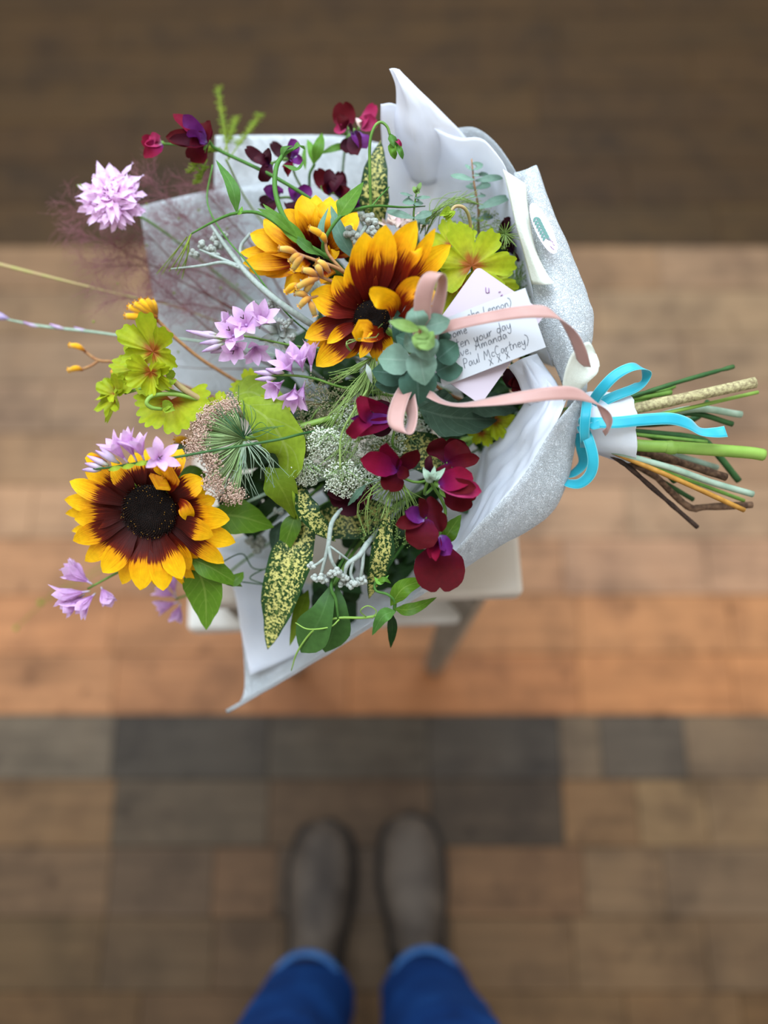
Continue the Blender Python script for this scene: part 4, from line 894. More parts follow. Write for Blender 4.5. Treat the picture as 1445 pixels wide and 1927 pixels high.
# ---------------------------------------------------------------- fluffy pink scabious
FS = thing('scabious', 'fluffy pale pink flower head at the far upper left of the bouquet', 'flower', P(215, 378, -.05))
rnd = random.Random(5)
for i in range(120):
    a = i * 2.39996; f = math.sqrt((i + .5) / 120); cx, cy = 212 + f * 46 * math.cos(a), 376 + f * 47 * math.sin(a); cz = -.05 + .018 * (1 - f * f)
    tx, ty = 212 + (f * 46 + 17) * math.cos(a) * 1.02, 376 + (f * 47 + 16) * math.sin(a)
    mb = MB(); mb.blade(PP([(cx - 8 * math.cos(a), cy - 8 * math.sin(a), cz - .004), (cx, cy, cz + .005), (tx + rnd.gauss(0, 9), ty + rnd.gauss(0, 9), cz + rnd.uniform(-.002, .008))]), rnd.uniform(5, 9) * SC, NV(math.cos(a) * .4 + rnd.gauss(0, .5), -math.sin(a) * .4 + rnd.gauss(0, .5), 1), 'round', 4, 6, cup=.3, ruf=.6, seed=i, rf=2); mb.build('petal', MT['scab'], FS)
mb = MB(); mb.blob(P(212, 378, -.062), 34 * SC, TO, .6, 14, 8); mb.build('receptacle', MT['scab'], FS)
leaf(FS, [(165, 358, -.06), (155, 352, -.058), (144, 348, -.06)], 6, MT['fern'], name='bract')
stem(FS, [(216, 384, -.065), (300, 430, -.08), (440, 540, -.11), (620, 680, -.13)], 2.6, MT['stemg'])
# ---------------------------------------------------------------- dusty pink plume (smoke bush)
SM = thing('smoke_bush_plume', 'hazy dusty pink plume of hair-fine branches over the slanted white paper corner', 'plume', P(330, 560, -.09))
rnd = random.Random(11)
mains = [[(640, 700, -.1), (520, 694, -.095), (400, 694, -.09), (330, 690, -.088)], [(520, 694, -.095), (420, 640, -.085), (310, 545, -.08), (230, 470, -.078)], [(620, 640, -.1), (500, 545, -.09), (400, 480, -.085), (330, 420, -.08)],
         [(560, 660, -.095), (440, 590, -.085), (330, 570, -.08), (220, 560, -.08)], [(560, 620, -.1), (450, 500, -.09), (360, 420, -.085), (270, 340, -.08)], [(560, 640, -.095), (380, 550, -.085), (250, 480, -.085), (140, 430, -.085)], [(520, 620, -.1), (400, 560, -.085), (250, 420, -.085), (150, 390, -.085)], [(520, 620, -.1), (400, 520, -.085), (270, 500, -.085), (180, 500, -.085)], [(560, 600, -.1), (480, 470, -.09), (420, 400, -.085), (380, 350, -.085)]]
mb = MB()
for m in mains: mb.tube(PP(m), [2.8 * SC, 1.8 * SC, .9 * SC, .5 * SC], 14, 5)
mb.build('branch', MT['smokeb'], SM)
mb = MB()
def hair(p, d, L, r, dep):
    n = 3 if dep else 2; pts = [p]
    for i in range(n):
        d = (d + Vector((rnd.gauss(0, .22), rnd.gauss(0, .22), rnd.gauss(0, .12)))).normalized(); pts.append(pts[-1] + d * L / n)
    mb.tube(pts, [r, r * .7], 0, 3, False)
    if dep:
        for q in pts[1:]:
            for _ in range(2 if dep > 1 else 1):
                e = (d + Vector((rnd.gauss(0, .7), rnd.gauss(0, .7), rnd.gauss(0, .3)))).normalized(); hair(q, e, L * rnd.uniform(.5, .75), r * .75, dep - 1)
for m in mains[1:]:
    c = spl(PP(m), 30)
    for i in range(7, 31):
        d0 = (c[i] - c[i - 1]).normalized()
        for _ in range(2):
            d = (d0 * .8 + Vector((rnd.gauss(0, .6), rnd.gauss(0, .6), rnd.gauss(0, .25)))).normalized()
            hair(c[i], d, rnd.uniform(26, 56) * SC, .36 * SC, 2)
mb.build('plume_hairs', MT['smoke'], SM, kind='stuff')
mb = MB()
for _ in range(14): mb.dot(P(rnd.uniform(160, 480), rnd.uniform(360, 680), -.075), 3 * SC)
mb.build('seeds', MT['fern'], SM, kind='stuff')
cut(SM, (640, 700, -.1), (1170, 866, -.02), (1415, 950, -.03), 7, MT['brown'], [(1225, 890, -.02), (1262, 925, -.025), (1298, 955, -.03), (1330, 954, -.03)], .25, label='bent brown woody cut end')

# ---------------------------------------------------------------- kangaroo paw
def paws(T, lst, mat='paw', r=6):
    for (b, t) in lst:
        m = ((b[0] + t[0]) / 2, (b[1] + t[1]) / 2 - 3, (b[2] + t[2]) / 2 + .003)
        mb = MB(); mb.tube(PP([b, m, t]), [r * .5 * SC, r * .95 * SC, r * 1.05 * SC, r * .8 * SC], 8, 8)
        e = P(*t); d = (e - P(*m)).normalized(); s1 = d.orthogonal().normalized(); s2 = d.cross(s1)
        for i in range(6):
            q = 2 * PI * i / 6; o = s1 * math.cos(q) + s2 * math.sin(q)
            mb.blade([e + o * r * .5 * SC, e + o * r * .8 * SC + d * 2.5 * SC, e + o * r * 1.15 * SC + d * 3.5 * SC], 2.6 * SC, d, 'lance', 2, 4)
        mb.build('flower_tube', MT[mat], T)
K1 = thing('kangaroo_paw', 'bright golden claw of flowers above the lime leaves at the left', 'kangaroo paw', P(270, 590, -.03))
paws(K1, [((298, 604, -.03), (238, 595, -.026)), ((296, 600, -.028), (244, 578, -.024)), ((296, 598, -.026), (254, 572, -.02)), ((294, 596, -.026), (264, 566, -.018)), ((294, 594, -.026), (276, 564, -.018)), ((294, 596, -.028), (286, 566, -.02))], r=7.5)
stem(K1, [(294, 600, -.03), (300, 606, -.032), (340, 645, -.04), (400, 690, -.055), (500, 740, -.08), (700, 780, -.1)], [2.6, 3.4, 3.6, 3.6, 3.6, 3.6], MT['tan'], n=26)
cut(K1, (700, 780, -.1), (1170, 858, .0), (1400, 960, -.012), 4.8, MT['orange'], [(1280, 905, .0)], label='orange brown cut stem')
K2 = thing('kangaroo_paw', 'two small golden buds on a forked rusty stem left of the lime leaves', 'kangaroo paw', P(150, 670, -.05))
paws(K2, [((160, 660, -.052), (134, 650, -.05)), ((156, 696, -.052), (132, 696, -.05))], r=6)
stem(K2, [(158, 660, -.054), (185, 678, -.054), (228, 684, -.055), (330, 720, -.07), (480, 770, -.09), (700, 790, -.1)], [3, 3.4, 3, 3, 3, 3], MT['tan'], n=24); stem(K2, [(152, 696, -.054), (172, 688, -.054), (186, 678, -.054)], 3, MT['tan'])
stem(K2, [(223, 725, -.05), (222, 700, -.05), (218, 688, -.052)], 2.4, MT['tan']); paws(K2, [((224, 706, -.05), (214, 700, -.048))], r=5)
K3 = thing('kangaroo_paw', 'rusty felted kangaroo paw with curled tubes between the two inner sunflowers', 'kangaroo paw', P(600, 500, .03))
paws(K3, [((560, 478, .03), (528, 468, .034)), ((565, 480, .03), (548, 490, .03)), ((598, 520, .032), (572, 508, .036)), ((600, 524, .032), (560, 540, .034)), ((606, 522, .03), (596, 500, .036)), ((620, 512, .03), (600, 492, .034)), ((570, 482, .03), (552, 506, .03)), ((590, 530, .03), (575, 548, .03)), ((580, 560, .028), (558, 552, .03)), ((582, 566, .026), (592, 592, .026)), ((585, 560, .028), (565, 575, .028))], 'pawr', 6)
paws(K3, [((612, 450, .024), (584, 430, .028)), ((614, 456, .022), (602, 440, .026)), ((560, 536, .03), (540, 548, .03))], 'paw', 6)
stem(K3, [(556, 476, .03), (600, 492, .028), (640, 508, .024), (680, 545, .0), (760, 620, -.06), (860, 700, -.08)], [2.6, 3, 3.4, 3.4, 3, 3], MT['tan'], n=26)
stem(K3, [(612, 450, .022), (616, 475, .022), (636, 500, .022), (648, 512, .02)], [2.6, 3, 3], MT['tan']); stem(K3, [(596, 518, .03), (620, 528, .026), (650, 540, .02), (690, 560, .0)], [2.6, 3, 3], MT['tan']); stem(K3, [(580, 562, .028), (610, 555, .02), (660, 550, .0)], [2.4, 3, 3], MT['tan'])
K4 = thing('kangaroo_paw', 'yellow bud behind the petals at the top of the left sunflower', 'kangaroo paw', P(340, 828, -.02))
paws(K4, [((356, 834, -.03), (332, 828, -.026))], r=8); stem(K4, [(354, 834, -.032), (420, 830, -.05), (560, 810, -.09)], 2.6, MT['tan'])
mb = MB(); mb.blade(PP([(200, 872, .0), (175, 864, .002), (160, 862, .0)]), 12 * SC, TO, 'ray', 4, 8); mb.build('petal', MT['sunc'], SA)

# ---------------------------------------------------------------- lime pelargonium
def pel(T, c, n, up, R, seed, **k):
    mb = MB(); mb.fan(P(*c), n, up, R * SC, **{**dict(lobes=5, seed=seed), **k}); return mb.build('leaf', MT['lime'], T)
PG1 = thing('pelargonium', 'lime green lobed leaves with orange centres on a tan stem at the left end', 'foliage', P(290, 700, -.01))
pel(PG1, (288, 662, .008), NV(-.35, -.15, .9), NV(.5, .8, 0), 66, 1, cup=.28, ruf=.13, lobes=6)
pel(PG1, (262, 690, -.008), NV(-.2, .2, .9), NV(-.6, .1, 0), 62, 2, cup=.12, ruf=.08)
pel(PG1, (284, 700, .014), NV(.0, -.5, .8), NV(-.15, -1, 0), 44, 3, cup=.35, ruf=.16)
pel(PG1, (218, 746, -.012), NV(-.7, .05, .7), NV(-.1, -1, 0), 54, 4, cup=.3, ruf=.14)
pel(PG1, (214, 735, -.016), NV(-.5, .4, .7), NV(.1, 1, 0), 38, 5, cup=.25, ruf=.12)
pel(PG1, (322, 752, -.004), NV(-.05, .35, .9), NV(-.1, -1, 0), 72, 6, cup=.1, ruf=.05, lobes=4, span=250, depth=.12)
pel(PG1, (412, 765, -.006), NV(0, .4, .8), NV(.1, 1, 0), 30, 7, cup=.2)
stem(PG1, [(322, 712, .006), (345, 732, .004), (385, 756, -.005), (430, 775, -.02), (560, 800, -.07), (760, 800, -.1)], [5, 6, 6, 6, 5, 5], MT['stemp'], n=24)
stem(PG1, [(375, 752, -.002), (330, 742, .006), (290, 744, .012), (276, 757, .014), (285, 767, .012), (305, 770, .008)], [4, 4, 4, 4, 4, 3], MT['steml'], n=24)
stem(PG1, [(235, 740, -.008), (270, 730, -.002), (300, 722, .002)], 2.8, MT['steml']); stem(PG1, [(300, 690, .004), (318, 702, .006), (326, 715, .006)], 3, MT['steml']); stem(PG1, [(302, 728, .0), (330, 738, .0), (355, 745, -.002)], 3.4, MT['steml'])
for (a, b) in (((326, 712, .008), (312, 700, .012)), ((326, 714, .008), (318, 726, .01)), ((306, 770, .01), (330, 772, .014)), ((306, 768, .01), (326, 762, .014))):
    leaf(PG1, [a, ((a[0] + b[0]) / 2, (a[1] + b[1]) / 2 - 3, a[2] + .004), b], 10, MT['limep'], name='bract', nu=4, nv=6, cup=.4)
PG2 = thing('pelargonium', 'lime green lobed leaves with rusty star centres above the pink envelope', 'foliage', P(890, 500, .01))
pel(PG2, (888, 500, .02), NV(.05, -.1, 1), NV(.1, 1, 0), 80, 11, cup=.06, ruf=.04, asp=.9, lobes=6)
pel(PG2, (860, 535, .01), NV(-.1, -.2, 1), NV(-.5, -.9, 0), 62, 12, cup=.08, ruf=.06)
pel(PG2, (850, 462, -.014), NV(.0, .2, 1), NV(-.2, 1, 0), 52, 13, cup=.1, ruf=.06)
pel(PG2, (925, 530, .002), NV(.2, -.1, 1), NV(.9, -.3, 0), 50, 14, cup=.1)
stem(PG2, [(888, 500, .016), (900, 560, -.02), (960, 680, -.05)], 4, MT['steml'])
mb = MB(); mb.tube(PP([(886, 452, -.01), (884, 415, .0), (874, 392, .008), (858, 388, .01), (848, 398, .01)]), 3.2 * SC, 20, 7); hk = mb.build('flower_stalk', MT['stemp'], PG2)
for (x, y) in ((830, 404), (838, 408), (848, 410), (834, 398), (842, 414)): leaf(PG2, [(850, 396, .01), ((x + 850) / 2, (y + 396) / 2, .014), (x - 4, y + 2, .01)], 7, MT['limep'], name='bud', nu=4, nv=6, cup=.6)
cut(PG2, (960, 680, -.05), (1172, 806, -.025), (1370, 848, -.04), 5, MT['stemd'], [(1270, 835, -.03)])
PG3 = thing('pelargonium', 'drooping lime leaf folded over the pink seed head stem', 'foliage', P(510, 800, .0))
leaf(PG3, [(455, 755, .006), (505, 790, .016), (540, 850, .012), (538, 905, .0)], 44, MT['limep'], NV(-.5, .3, .9), 'round', nu=10, nv=18, cup=-.15, ruf=.05, teeth=.04, tk=14)
leaf(PG3, [(440, 745, -.02), (480, 740, -.02), (540, 790, -.02)], 36, MT['limep'], NV(0, .4, 1), 'round', nu=8, nv=14, ruf=.08)
leaf(PG3, [(500, 880, .0), (530, 920, .004), (555, 975, -.012)], 32, MT['olive'], NV(-.2, .1, 1), 'leaf', nu=8, nv=14, cup=-.1, ruf=.05)
leaf(PG3, [(552, 900, .0), (556, 940, .002), (560, 980, -.006)], 7, MT['limep'], NV(.6, 0, .7), nu=4, nv=8)
pel(PG3, (478, 735, -.03), NV(0, .3, 1), NV(-.3, 1, 0), 46, 21, cup=.1); pel(PG3, (520, 770, -.02), NV(.2, .3, 1), NV(.9, .3, 0), 36, 22, cup=.15)
stem(PG3, [(455, 755, .0), (520, 790, -.04), (700, 800, -.09)], 3.4, MT['steml'])
PG4 = thing('pelargonium', 'crinkled lime leaves in the shade below the grey sage leaf', 'foliage', P(920, 800, -.04))
pel(PG4, (930, 790, -.03), NV(.0, .2, 1), NV(.2, -1, 0), 40, 23, cup=.25, ruf=.16); pel(PG4, (905, 815, -.036), NV(.0, .2, 1), NV(-.6, -1, 0), 30, 24, cup=.2, ruf=.14)
stem(PG4, [(930, 790, -.035), (980, 780, -.06)], 3, MT['stemg'])

# ---------------------------------------------------------------- umbels
def umbel(T, o, c, R, nray, mat, face, dens=30, rmat='ray', dot=1.5, curve=.0, spread=1.0, umb=9):
    """rays springing from o to small clusters spread round c over radius R"""
    O = P(*o); mr = MB(); mf = MB(); rnd = random.Random(int(o[0] * 7 + o[1])); n = face.normalized(); u = n.orthogonal().normalized(); v = n.cross(u); C = P(*c)
    for i in range(nray):
        f = math.sqrt((i + .5) / nray); a = i * 2.39996
        e = C + (u * math.cos(a) + v * math.sin(a)) * R * SC * f * rnd.uniform(.9, 1.1) - n * (.25 * R * SC * f * f)
        m = O.lerp(e, .5) + (u * math.cos(a) + v * math.sin(a)) * R * SC * curve
        mr.tube([O, m, e], [.8 * SC, .6 * SC], 5, 4, False)
        for k in range(dens):
            q = Vector((rnd.gauss(0, 1), rnd.gauss(0, 1), rnd.gauss(0, 1))); q = q.normalized() * umb * SC * rnd.uniform(.5, 1); q += n * umb * .4 * SC
            if k % 3 == 0: mr.tube([e, e + q], .45 * SC, 1, 3, False)
            mf.dot(e + q, dot * SC * rnd.uniform(.7, 1.2))
    mr.build('umbel_rays', MT[rmat], T, kind='stuff'); mf.build('umbel_florets', MT[mat], T, kind='stuff')
def threads(T, lst, mat='thread', name='threads', r=.8, per=1, jit=0, seed=1):
    rnd = random.Random(seed); mb = MB()
    for pts in lst:
        for _ in range(per):
            q = [(p[0] + rnd.gauss(0, jit) * i, p[1] + rnd.gauss(0, jit) * i, p[2] + rnd.gauss(0, .0025) * i) for i, p in enumerate(pts)]
            mb.tube(PP(q), [r * SC, r * .6 * SC], 8, 4, False)
    return mb.build(name, MT[mat], T, kind='stuff')
U1 = thing('wild_carrot', 'dusty pink seed head of wild carrot with threadlike bracts beside the left sunflower', 'umbel', P(430, 835, .0))
rnd = random.Random(8); mr = MB(); mf = MB(); O = (458, 826, .004)
for i in range(64):
    t = i / 63; a = math.radians(98 + 172 * t)           # fan from up to down-left
    for k in range(3):
        f = rnd.uniform(.72, 1.02); R_ = (70 if t < .5 else 84) * f + (26 if t > .72 else 0) * f
        ex, ey = 450 + R_ * math.cos(a) * (1.12 if t < .6 else .8), 826 - R_ * math.sin(a) * 1.0; ez = rnd.uniform(-.026, .02)
        mr.tube(PP([O, (458 + (ex - 458) * .5, 826 + (ey - 826) * .6, ez * .8 + .006), (ex, ey, ez)]), [1.2 * SC, .9 * SC], 6, 4, False)
        for _ in range(26):
            x, y, z = ex + rnd.gauss(6 * math.cos(a), 6.5), ey - rnd.gauss(5 * math.sin(a), 6.5), ez + rnd.gauss(.002, .0026); mf.dot(P(x, y, z), rnd.uniform(1.3, 2.1) * SC)
mr.build('umbel_rays', MT['ray'], U1, kind='stuff'); mf.build('seed_clusters', MT['seed'], U1, kind='stuff')
threads(U1, [[(460, 826, .008), (452, 790, .02), (436, 752, .024)], [(458, 826, .008), (470, 800, .02), (462, 770, .028)], [(462, 826, .01), (440, 800, .02), (412, 770, .024)], [(464, 820, .01), (490, 806, .022), (520, 812, .02)]], 'dthread', 'bracts', .8, 6, 6, 3)
threads(U1, [[(462, 830, .008), (480, 862, .02), (486, 905, .016)], [(460, 830, .01), (450, 870, .02), (440, 920, .016)], [(466, 828, .01), (500, 855, .018), (512, 890, .01)], [(458, 832, .01), (460, 880, .02), (462, 935, .01)]], 'palethread', 'bracts', .9, 6, 7, 4)
stem(U1, [(458, 826, .006), (510, 818, .006), (570, 802, .006), (640, 785, -.006), (740, 780, -.05), (900, 780, -.08)], [5, 6, 6.5, 6, 6, 6], MT['steml'], n=24)
cut(U1, (900, 780, -.08), (1180, 786, .0), (1426, 738, -.02), 3.6, MT['steml'], [(1240, 780, -.004)], label='slender pale green cut stem')
UW = [((575, 815, .0), (570, 830, .002), 34, 'cream', 'faded beige, just below the thick stem of the pink seed head'), ((690, 900, .0), (690, 905, .0), 34, 'white', 'small, between the burgundy cup and the magenta star bloom'), ((660, 790, .004), (664, 800, .006), 38, 'white', 'just left of the dark plum sweet pea'), ((620, 815, .018), (612, 838, .018), 34, 'white', 'above the wine red petal cup, left of the pair'), ((640, 880, .016), (648, 905, .018), 36, 'white', 'largest of the white ones, above the burgundy petal cup'), ((580, 872, .004), (578, 888, .006), 28, 'white', 'beside the drooping lime leaf'), ((645, 845, .006), (640, 855, .008), 40, 'white', 'between the two large white ones'), ((725, 850, -.01), (720, 835, -.006), 44, 'white', 'behind the star shaped magenta bloom'), ((770, 820, -.03), (772, 818, -.03), 44, 'white', 'under the lower pink ribbon loop')]
for i, (o, c, R_, m, w_) in enumerate(UW):
    U = thing('white_umbel', 'lacy white umbel ' + w_, 'umbel', P(*o)); umbel(U, (o[0], o[1] - 4, o[2] - .012), c, R_, 30, m, NV(.1 * (i % 3 - 1), -.5, .8), 26, 'ray', 1.8, .05, umb=9)
    threads(U, [[(o[0], o[1], o[2] + .004), (o[0] + d, o[1] + 10, o[2] + .012), (o[0] + d * 2, o[1] + 24, o[2] + .008)] for d in (-18, -10, -3, 4, 12, 18)], 'ray', 'bracts', .6, 2, 2, i)
    stem(U, [(o[0], o[1] - 4, o[2] - .012), (o[0] + 30, o[1] - 50, o[2] - .01), (o[0] + 90, o[1] - 60, o[2] - .06)], 1.8, MT['thread'])
stem(thing('flower_stalk', 'thin arching green stalk rising in front of the large white umbel', 'stalk', P(640, 860, .03)), [(640, 884, .03), (642, 820, .034), (668, 770, .036), (690, 735, .03)], 1.8, MT['thread'])
UB = thing('beige_umbel', 'beige faded umbel beneath the lilac bell flowers', 'umbel', P(610, 765, .0))
umbel(UB, (615, 760, -.03), (612, 768, -.008), 62, 50, 'cream', NV(-.1, -.2, 1), 26, 'ray', 1.5, .0, umb=9)
stem(UB, [(615, 760, -.03), (720, 780, -.07)], 3, MT['stemg'])
UF = thing('love_in_a_mist', 'tuft of fine grassy green threads below the middle sunflower', 'foliage', P(690, 720, .0))
threads(UF, [[(700, 672, .004), (690, 710, .012), (660, 745, .008)], [(705, 672, .004), (700, 715, .014), (688, 765, .01)], [(712, 672, .004), (715, 715, .012), (722, 760, .004)], [(700, 672, .004), (665, 695, .016), (628, 712, .016)], [(695, 690, .01), (665, 735, .02), (615, 800, .02)], [(700, 690, .01), (680, 760, .02), (655, 830, .02), (640, 880, .02)]], 'thread', 'threads', .85, 15, 6, 5)
threads(UF, [[(660, 660, .02), (652, 650, .028), (664, 638, .03), (700, 636, .03), (712, 630, .026)]], 'thread', 'curl', 1.1, 3, 2, 6)
UG = thing('green_umbel', 'green unopened umbel whose arched rays spread below the magenta bloom', 'umbel', P(740, 930, .01))
umbel(UG, (745, 905, .008), (735, 985, .002), 66, 34, 'thread', NV(0, -.4, 1), 12, 'thread', 1.6, .12, umb=9)
threads(UG, [[(745, 902, .012), (705, 920, .022), (680, 960, .016), (690, 1000, .01)], [(748, 902, .012), (770, 925, .02), (786, 960, .012)], [(745, 902, .012), (735, 935, .022), (725, 970, .018)]], 'thread', 'bracts', 1.0, 5, 5, 7)
stem(UG, [(745, 905, .006), (770, 880, -.02), (840, 830, -.06)], 2.6, MT['thread'])
UH = thing('green_umbel', 'feathery green umbel with sweeping threads between the two eucalyptus sprigs', 'umbel', P(860, 420, -.02))
umbel(UH, (880, 440, -.05), (905, 430, -.03), 66, 34, 'fern', NV(.1, .3, 1), 14, 'thread', 1.5, .05, umb=9)
threads(UH, [[(800, 445, -.02), (815, 405, -.01), (850, 378, -.008), (890, 372, -.02)], [(790, 440, -.02), (812, 400, -.008), (838, 380, -.006), (870, 368, -.02)], [(900, 385, -.03), (870, 375, -.02), (830, 395, -.012), (806, 430, -.02)]], 'thread', 'bracts', .9, 8, 4, 8)
threads(UH, [[(950, 440, -.006), (955 + 22 * math.cos(a), 440 + 22 * math.sin(a), .0)] for a in [i * .5 for i in range(12)]], 'thread', 'bracts', .9, 3, 5, 9)
stem(UH, [(880, 440, -.05), (920, 560, -.09), (1000, 700, -.06)], 2.6, MT['thread'])
UI = thing('green_umbel', 'green feathery foliage in the shade right of the lime leaves', 'foliage', P(970, 540, -.03))
umbel(UI, (980, 580, -.06), (970, 530, -.04), 60, 30, 'thread', NV(-.1, .3, 1), 14, 'thread', 1.4, .05, umb=9); threads(UI, [[(985, 590, -.04), (970, 550, -.03), (950 + i * 12, 500, -.03)] for i in range(5)], 'thread', 'fronds', .9, 6, 7, 10)

# ---------------------------------------------------------------- silver felted stems
def knobs(T, l, r=8):
    for q in l:
        mb = MB(); c = P(*q); rnd = random.Random(int(q[0] * 31 + q[1]))
        for i in range(7):
            o = Vector((rnd.gauss(0, 1), rnd.gauss(0, 1), rnd.gauss(0, 1))).normalized() * r * .55 * SC; mb.blob(c + o, r * .55 * SC, o, 1.1, 7, 5)
        mb.build('felted_bud', MT['silverbud'], T)
DM1 = thing('dusty_miller', 'long pale silver stem curving past the dusty pink plume to the middle sunflower', 'foliage', P(480, 520, .0))
stem(DM1, [(398, 425, -.03), (430, 470, -.016), (470, 520, -.004), (520, 565, .004), (570, 600, .0), (600, 620, -.01), (700, 690, -.07), (860, 760, -.09)], [3, 5, 6, 6.5, 6.5, 6, 6, 6], MT['silver'], n=34)
stem(DM1, [(455, 505, -.008), (420, 494, -.01), (380, 500, -.014), (322, 506, -.02)], [4, 3.5, 3, 1.5], MT['silver']); stem(DM1, [(448, 500, -.008), (400, 480, -.014), (376, 470, -.02)], [3.5, 3, 2], MT['silver']); stem(DM1, [(470, 520, -.006), (452, 470, -.016), (470, 440, -.03)], [4, 3.5, 3], MT['silver'])
knobs(DM1, [(398, 468, -.02), (382, 462, -.024), (412, 460, -.024), (404, 480, -.02), (366, 478, -.022), (420, 446, -.03), (404, 446, -.03)], 10)
cut(DM1, (860, 760, -.09), (1170, 800, -.03), (1394, 780, -.03), 7, MT['pale'], [(1300, 770, -.02)], label='pale grey green cut stem')
DM2 = thing('dusty_miller', 'white felted stem with woolly knobs behind the middle sunflower', 'foliage', P(680, 440, .01))
stem(DM2, [(664, 500, .0), (670, 465, .01), (680, 440, .014), (690, 424, .012)], [5, 4.5, 4, 4], MT['silver']); knobs(DM2, [(696, 412, .014), (686, 408, .012), (704, 422, .012), (662, 442, .01), (672, 450, .012), (655, 436, .008), (700, 435, .012)], 11)
stem(DM2, [(664, 500, .0), (720, 600, -.06), (860, 720, -.09)], 4.5, MT['silver'])
leaf(DM2, [(668, 490, .0), (640, 440, .006), (622, 386, -.004)], 15, MT['blueleaf'], NV(-.4, .1, 1))
for (a, b) in (((590, 560, .01), (564, 525, .014)), ((596, 556, .008), (580, 520, .01)), ((620, 560, .004), (628, 540, .01))): leaf(DM2, [a, ((a[0] + b[0]) / 2 + 2, (a[1] + b[1]) / 2, a[2] + .004), b], 7, MT['silverleaf'], name='leaf', prof='lance')
DM3 = thing('dusty_miller', 'forked silver stem with hanging woolly buds above the broad green leaf pair', 'foliage', P(620, 1040, .0))
stem(DM3, [(640, 960, .004), (624, 985, .01), (618, 1025, .012), (612, 1050, .01), (604, 1082, .006)], [4, 4.5, 4.5, 3.5, 3], MT['silver']); stem(DM3, [(618, 1028, .012), (624, 1055, .012), (634, 1072, .008)], [4, 3.2, 3], MT['silver']); stem(DM3, [(618, 1026, .012), (640, 1042, .01), (658, 1056, .004)], [2.5, 2.2, 2], MT['silver']); stem(DM3, [(640, 1042, .01), (639, 1052, .008)], 2, MT['silver'])
stem(DM3, [(692, 1022, .0), (676, 1045, .006), (654, 1062, .008), (648, 1085, .004)], [6, 5.5, 4.5, 3], MT['silver']); stem(DM3, [(684, 1036, .004), (682, 1065, .004), (678, 1088, .0)], [4, 3.4, 3], MT['silver']); stem(DM3, [(664, 1056, .008), (660, 1080, .006), (668, 1098, .004)], [3.4, 3, 3], MT['silver']); stem(DM3, [(612, 1050, .01), (596, 1062, .008), (586, 1066, .006)], [3, 2.6, 3], MT['silver'])
stem(DM3, [(640, 960, .004), (690, 930, -.03), (780, 870, -.08)], 4, MT['silver']); stem(DM3, [(692, 1022, .0), (720, 990, -.03), (800, 900, -.08)], 5, MT['silver'])
knobs(DM3, [(602, 1086, .006), (610, 1090, .004), (594, 1088, .004), (634, 1076, .01), (624, 1078, .008), (642, 1080, .006), (586, 1066, .006), (650, 1090, .004), (644, 1098, .0), (660, 1100, .004), (668, 1102, .006), (676, 1092, .002), (684, 1092, .0)], 9)
DM4 = thing('dusty_miller', 'small tuft of silver leaves and buds beside the lilac star flowers', 'foliage', P(520, 610, .0))
for i, (x, y) in enumerate(((500, 590), (512, 584), (496, 612), (486, 642), (508, 648), (540, 632), (560, 622), (552, 650), (530, 660), (488, 668))):
    leaf(DM4, [(525, 626, -.014), ((525 + x) / 2, (626 + y) / 2, -.004), (x, y, -.006)], 6.5, MT['silverleaf'], prof='lance', nu=4, nv=8)
knobs(DM4, [(536, 612, .0), (528, 606, -.002), (545, 606, -.002), (508, 574, -.004), (520, 578, -.006), (548, 634, -.004), (512, 566, -.008)], 8); stem(DM4, [(508, 574, -.006), (520, 605, -.01), (545, 660, -.02), (640, 740, -.08)], 3.4, MT['silver'])
stem(DM4, [(536, 612, -.002), (540, 640, -.012), (560, 670, -.03)], 3, MT['silver'])
DM5 = thing('dusty_miller', 'pale silver stems and a withered bud cluster right of the left sunflower', 'foliage', P(500, 970, -.03))
stem(DM5, [(436, 960, -.03), (480, 938, -.03), (520, 922, -.034), (570, 912, -.02), (630, 892, -.02), (760, 850, -.07)], [2, 3.4, 4, 4.6, 5, 5], MT['pale'], n=24); stem(DM5, [(478, 1000, -.05), (510, 970, -.04), (545, 950, -.04), (640, 900, -.07)], [5, 4, 4, 4], MT['silver'])
knobs(DM5, [(478, 1024, -.06), (470, 1016, -.06), (488, 1030, -.06), (482, 1038, -.06), (492, 1018, -.058)], 10); stem(DM5, [(478, 1024, -.064), (505, 990, -.06), (600, 920, -.09)], 3, MT['silver'])
knobs(DM5, [(528, 964, -.036), (520, 960, -.036)], 6)

# ---------------------------------------------------------------- eucalyptus
E1 = thing('eucalyptus', 'upright blue green eucalyptus sprig against the large tissue sheet', 'eucalyptus', P(895, 360, -.04))
def ze(x, y): return (690 + x / 3.284, 110 + y / 3.284)
def eul(T, b, t, hw, mat='euc', h=-.03, n=None, prof='round', dz=.004):
    b, t = ze(*b), ze(*t); leaf(T, [(b[0], b[1], h), ((b[0] + t[0]) / 2, (b[1] + t[1]) / 2, h + dz), (t[0], t[1], h + .001)], hw / 3.284, MT[mat], n, prof, nu=6, nv=10, fold=.1)
for b, t, hw, h in (((665, 750), (518, 720), 34, -.03), ((670, 755), (845, 732), 38, -.028), ((660, 700), (610, 655), 16, -.03), ((665, 690), (695, 640), 40, -.034), ((665, 720), (750, 712), 26, -.04), ((672, 800), (760, 770), 44, -.042), ((670, 800), (628, 780), 40, -.042), ((680, 850), (732, 842), 26, -.034), ((682, 860), (640, 840), 24, -.034), ((690, 925), (885, 850), 44, -.03), ((688, 985), (778, 972), 40, -.04), ((690, 1000), (640, 985), 30, -.04), ((660, 720), (690, 718), 20, -.026)):
    eul(E1, b, t, hw, 'euc', h, NV(0, .5, .8))
